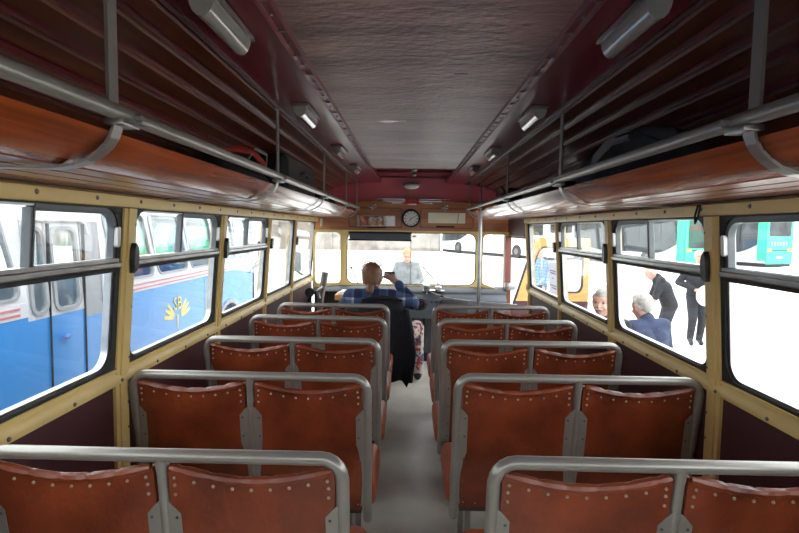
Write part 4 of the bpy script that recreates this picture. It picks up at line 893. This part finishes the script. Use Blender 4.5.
# doors: header, two leaves with tall windows
MB().prism([(dy0, 1.515), (dy1, 1.515), (dy1, 1.72), (dy0, 1.72)], bm_, -.03, 0).build('door_header', 'buswhite', bb, smooth=False)
MB().tube([bm_(dy0+.02, 1.3, .012), bm_(dy0+.02, 1.48, .012), bm_(dy0+.08, 1.525, .012), bm_(dy1-.26, 1.525, .012), bm_(dy1-.20, 1.50, .012), bm_(dy1-.18, 1.42, .012)], .012, 8).build('drip_rail', 'buswhite', bb)
for k, (a, b, p0, p1) in enumerate(((3.53, 3.75, 3.575, 3.715), (3.76, 4.16, 3.815, 4.095))):
    n = 6; lf = MB().ring(rr(a, b, .83, 1.51, .002, n), rr(p0, p1, .875, 1.46, .06, n), bm_, -.03, -.008).build('door_leaf', 'buswhite', bb, smooth=False)
    MB().prism([(a, -.3), (b, -.3), (b, .83), (a, .83)], bm_, -.03, -.008).build('leaf_panel', 'busblue', lf, smooth=False)
    MB().ring(rr(p0-.02, p1+.02, .855, 1.48, .08, n), rr(p0+.008, p1-.008, .883, 1.452, .055, n), bm_, -.01, .006).build('leaf_gasket', 'busgrey', lf)
    MB().prism(rr(p0, p1, .875, 1.46, .06, n), bm_, -.02, -.016).build('leaf_pane', 'busglass_clear', lf, smooth=False)
    MB().box(BX-.02, BX+.004, b-.003, b+.003, -.3, 1.5).build('leaf_seal', 'tyre', lf, smooth=False)
MB().prism([(4.17, .76), (dy1, .76), (dy1, 1.515), (4.17, 1.515)], bm_, -.03, -.004).build('side_filler', 'busgrey', bb, smooth=False)
MB().prism([(4.17, -.3), (dy1, -.3), (dy1, .76), (4.17, .76)], bm_, -.03, -.004).build('side_filler_panel', 'busblue', bb, smooth=False)
MB().tube([bm_(3.85, .66, .012), bm_(3.89, .65, .02), bm_(3.93, .66, .012)], .014, 8).build('door_handle', 'busseat', bb)
# roof, far side, front
rf = MB(); q = [(BX-.09, 1.70), (BX-.16, 1.86), (BX-.4, 2.02), (BX-1.2, 2.1), (BX-2.0, 2.02), (BX-2.24, 1.86), (BX-2.31, 1.70)]
for i in range(6): rf.prism([q[i], q[i+1], (q[i+1][0], q[i+1][1]-.03), (q[i][0], q[i][1]-.03)], lambda a, b, t: (a, t, b), y0b, y1b)
rf.build('roof', 'buswhite', bb)
MB().box(BX-2.4, BX-2.37, y0b, y1b, -.3, .87).build('far_side', 'buswhite', bb, smooth=False)
fs = MB()
for y in [y0b+.02]+[y0b+1.45*k for k in range(1, 8)]+[y1b-.06]: fs.box(BX-2.4, BX-2.36, y, y+.08, .87, 1.75)
fs.box(BX-2.4, BX-2.36, y0b, y1b, 1.58, 1.75); fs.build('far_side_pillars', 'buswhite', bb, smooth=False)
MB().box(BX-2.36, BX-.04, y0b, y1b, -.02, .0).build('cabin_floor', 'busgrey', bb, smooth=False)
fr = MB(); fr.ring(rr(BX-2.4, BX, .0, 1.9, .12, 6), rr(BX-2.28, BX-.12, 1.0, 1.6, .1, 6), lambda a, b, t: (a, y1b+t, b), -.02, .05); fr.build('front_upper', 'buswhite', bb)
MB().rbox(BX-2.4, BX, y1b-.05, y1b+.12, -.3, .87, .05, 3).build('front_lower', 'busblue', bb)
MB().prism(rr(BX-2.3, BX-.1, .98, 1.62, .1, 6), lambda a, b, t: (a, y1b+t, b), .0, .005).build('front_pane', 'busglass_clear', bb, smooth=False)
for y in (7.55, -1.2):
    wh = MB().lathe([(.30, -.03), (.47, -.03), (.48, -.08), (.48, -.2), (.47, -.25), (.2, -.25)], (BX, y, -.12), 'X', 28).build('wheel', 'tyre', bb)
    MB().lathe([(.0, .0), (.08, .0), (.1, -.05), (.24, -.06), (.3, -.03), (.3, -.08), (.0, -.08)], (BX, y, -.12), 'X', 24).build('hub', 'hub', wh)
MB().ring([(7.55+.58*cos(radians(a)), -.12+.58*sin(radians(a))) for a in range(0, 360, 15)], [(7.55+.52*cos(radians(a)), -.12+.52*sin(radians(a))) for a in range(0, 360, 15)], lambda a, b, t: (BX+t, a, max(b, -.3)), -.06, .012).build('wheel_arch', 'busgrey', bb)
for y in (2.6, 5.9):
    for x in (BX-.35,):
        MB().rbox(x-.22, x+.22, y, y+.09, .45, 1.04, .03).build('seat_back', 'busseat', bb)
for y in (4.43, 6.62): MB().box(BX, BX+.003, y, y+.006, -.3, .865).build('panel_joint', 'busgrey', bb, smooth=False)
# mirror arm of the blue bus
MB().tube([(BX, 8.5, .75), (BX+.12, 8.55, .95), (BX+.2, 8.55, 1.0)], .012, 6).build('mirror_arm', 'black', bb)
MB().rbox(BX+.12, BX+.28, 8.53, 8.57, .98, 1.26, .02).build('mirror_head', 'tyre', bb)
# gold winged emblem with letters
ec = (5.83, .53)
for sd in (-1, 1):
    for k, (an, L_) in enumerate(((12, .28), (26, .27), (40, .24))):
        a = radians(an); c0 = (ec[0]+sd*.05, ec[1]-.06+.012*k)
        d_ = Vector((sd*cos(a), sin(a))); n_ = Vector((-d_.y, d_.x)); c0 = Vector(c0); tip = c0+d_*L_
        MB().prism([tuple(c0+d_*.04-n_*.006), tuple(c0+d_*L_*.5-n_*.026), tuple(tip-n_*.012), tuple(tip+n_*.02), tuple(c0+d_*L_*.5+n_*.022), tuple(c0+d_*.04+n_*.006)], bm_, .0, .004).build('emblem_feather', 'emblem', bb, smooth=False)
MB().prism([(ec[0]-.018, ec[1]-.02), (ec[0]+.018, ec[1]-.02), (ec[0]+.008, ec[1]-.18), (ec[0]-.008, ec[1]-.18)], bm_, 0, .004).build('emblem_stem', 'emblem', bb, smooth=False)
text_mesh('SB', .2, 'emblem', bb, Matrix(((0, 0, 1, BX+.006), (1, 0, 0, ec[0]), (0, 1, 0, ec[1]+.10), (0, 0, 0, 1))), .002, 'emblem_letters')

# our own bus: outside mirror by the driver window
xm_ = thing('outside_mirror', 'oblong outside mirror seen through the driver side window', 'mirror', (-1.4, 6.3, .9))
MB().rbox(-1.50, -1.32, 6.30, 6.34, .97, 1.27, .03, 3).build('housing', 'busgrey', xm_)
MB().tube([(-1.19, 6.15, .9), (-1.3, 6.3, .93), (-1.41, 6.33, 1.0)], .012, 8).build('arm', 'black', xm_)

# ---------------------------------------------------------------- far buses and wall
def coach(label, p, q, col, L_, wheels, low_glass=None, end_z=1.95):
    # p: near corner on the ground, q: direction along the visible (viewer-left) side
    d = Vector((q[0], q[1], 0)).normalized(); r = Vector((d.y, -d.x, 0))
    b = thing('coach', label, 'bus', (p[0], p[1], GZ), group=None)
    mp = lambda a, z, t: tuple(Vector((p[0], p[1], GZ))+d*a+r*t+Vector((0, 0, z)))
    H_ = 3.35; Wd = 2.5
    lowr = MB().prism([(0, .25), (L_, .25), (L_, 3.2), (0, 3.2)], mp, .02, Wd); lowr.build('body', 'buswhite', b, smooth=False)
    MB().prism([(0, 3.2), (L_, 3.2), (L_-.2, H_), (.2, H_)], mp, .1, Wd-.1).build('roof', 'buswhite', b, smooth=False)
    n = 24; lg = low_glass; bt = [(.45+(L_-.9)*k/n, .85+1.7*max(0, (k/n-.55)/.45)**2+.6*max(0, (.14-k/n)/.14)**1.5) for k in range(n+1)]
    if lg: bt = [(a, max(z, 1.75)) for a, z in bt]
    gl = MB().prism(bt+[(L_-.45, 3.1), (.45, 3.1)], mp, -.03, .02).build('side_glass', 'busglass', b, smooth=False)
    for k in range(1, 7): MB().prism([(L_*k/7-.03, 1.5), (L_*k/7+.03, 1.5), (L_*k/7+.03, 2.88), (L_*k/7-.03, 2.88)], mp, -.045, -.028).build('window_pillar', 'black', gl, smooth=False)
    if col != 'buswhite':
        for a0, a1 in ((0, .5), (L_-1.5, L_)): 
            MB().prism([(a0, .4 if a0 == 0 else 1.0), (a1, .4 if a0 == 0 else 1.0), (a1, 3.2), (a0, 3.2)], mp, -.035 if a0 == 0 else -.015, .03).build('corner_panel', col, b, smooth=False)
    mr_ = lambda a, z, t: tuple(Vector((p[0], p[1], GZ))+r*a-d*t+Vector((0, 0, z)))
    MB().prism(rr(.02, Wd, .2, 3.2, .06), mr_, -.02, .04).build('end_panel', col, b)
    MB().prism(rr(.25, Wd-.25, end_z, 3.05, .12), mr_, .03, .06).build('end_window', 'busglass', b)
    for a in (.1, Wd-.5): MB().prism(rr(a, a+.4, 1.0, 1.16, .03), mr_, .03, .06).build('tail_lamp', 'orange', b)
    MB().prism(rr(1.0, 1.55, .55, .68, .02), mr_, .03, .06).build('number_plate', 'white', b)
    MB().prism(rr(.55, Wd-.55, 1.04, 1.1, .02), mr_, .03, .05).build('trim_bar', 'tyre', b)
    if low_glass: MB().prism([(lg, 1.15), (L_-.1, 1.0), (L_-.1, 3.1), (lg-3, 3.1), (lg-1.5, 1.7), (lg-.6, 1.3)], mp, -.03, .02).build('front_glass', 'busglass', b, smooth=False)
    if end_z > 1.5 and col != 'buswhite':
     for k in range(6): MB().prism(rr(.45+k*.27, .6+k*.27, 1.35, 1.6, .02), mr_, .03, .05).build('vent', 'busgrey', b)
    MB().prism([(0, .05), (L_, .05), (L_, .32), (0, .32)], mp, .1, Wd-.1).build('skirt', 'tyre', b, smooth=False)
    for a in wheels:
        V = []; w = MB().prism([(a+.5*cos(2*pi*k/20), .5+.5*sin(2*pi*k/20)) for k in range(20)], mp, -.03, .25).build('wheel', 'tyre', b)
        MB().prism([(a+.24*cos(2*pi*k/16), .5+.24*sin(2*pi*k/16)) for k in range(16)], mp, -.06, .0).build('hub', 'hub', w)
    return b, mp, mr_
coach('green and white bus with rear facing, behind the men', (15.6, 30.6), (-4.2, 10), 'green', 11.5, (2.6, 8.6), None, 1.2)
coach('green and white bus at right edge with vented rear', (22.0, 33.4), (-4.2, 10), 'green', 11.5, (2.6, 8.6))
coach('white bus with dark glass seen through windscreen and doorway', (9.5, 37.2), (-.47, .88), 'buswhite', 13.9, (3.2, 11.1), 11.3)
coach('green and white bus glimpsed beyond the blue bus', (-9.0, 17.0), (-.12, 1), 'green', 11.5, (2.6, 8.6))
bw = MB(); bw.box(-60, 2.9, 50, 50.6, GZ, 4.2); bwo = bw.build('yard_wall', 'wall', None, loc=(-28, 50, GZ), smooth=False); tag(bwo, 'long grey stone yard wall far beyond the windscreen', 'wall')
MB().box(-60, 3.0, 49.9, 50.7, 4.2, 4.4).build('coping', 'busgrey', bwo, smooth=False)
for x in range(-58, 4, 5): MB().box(x, x+.7, 49.8, 50, GZ, 4.2).build('pier', 'wall', bwo, smooth=False)
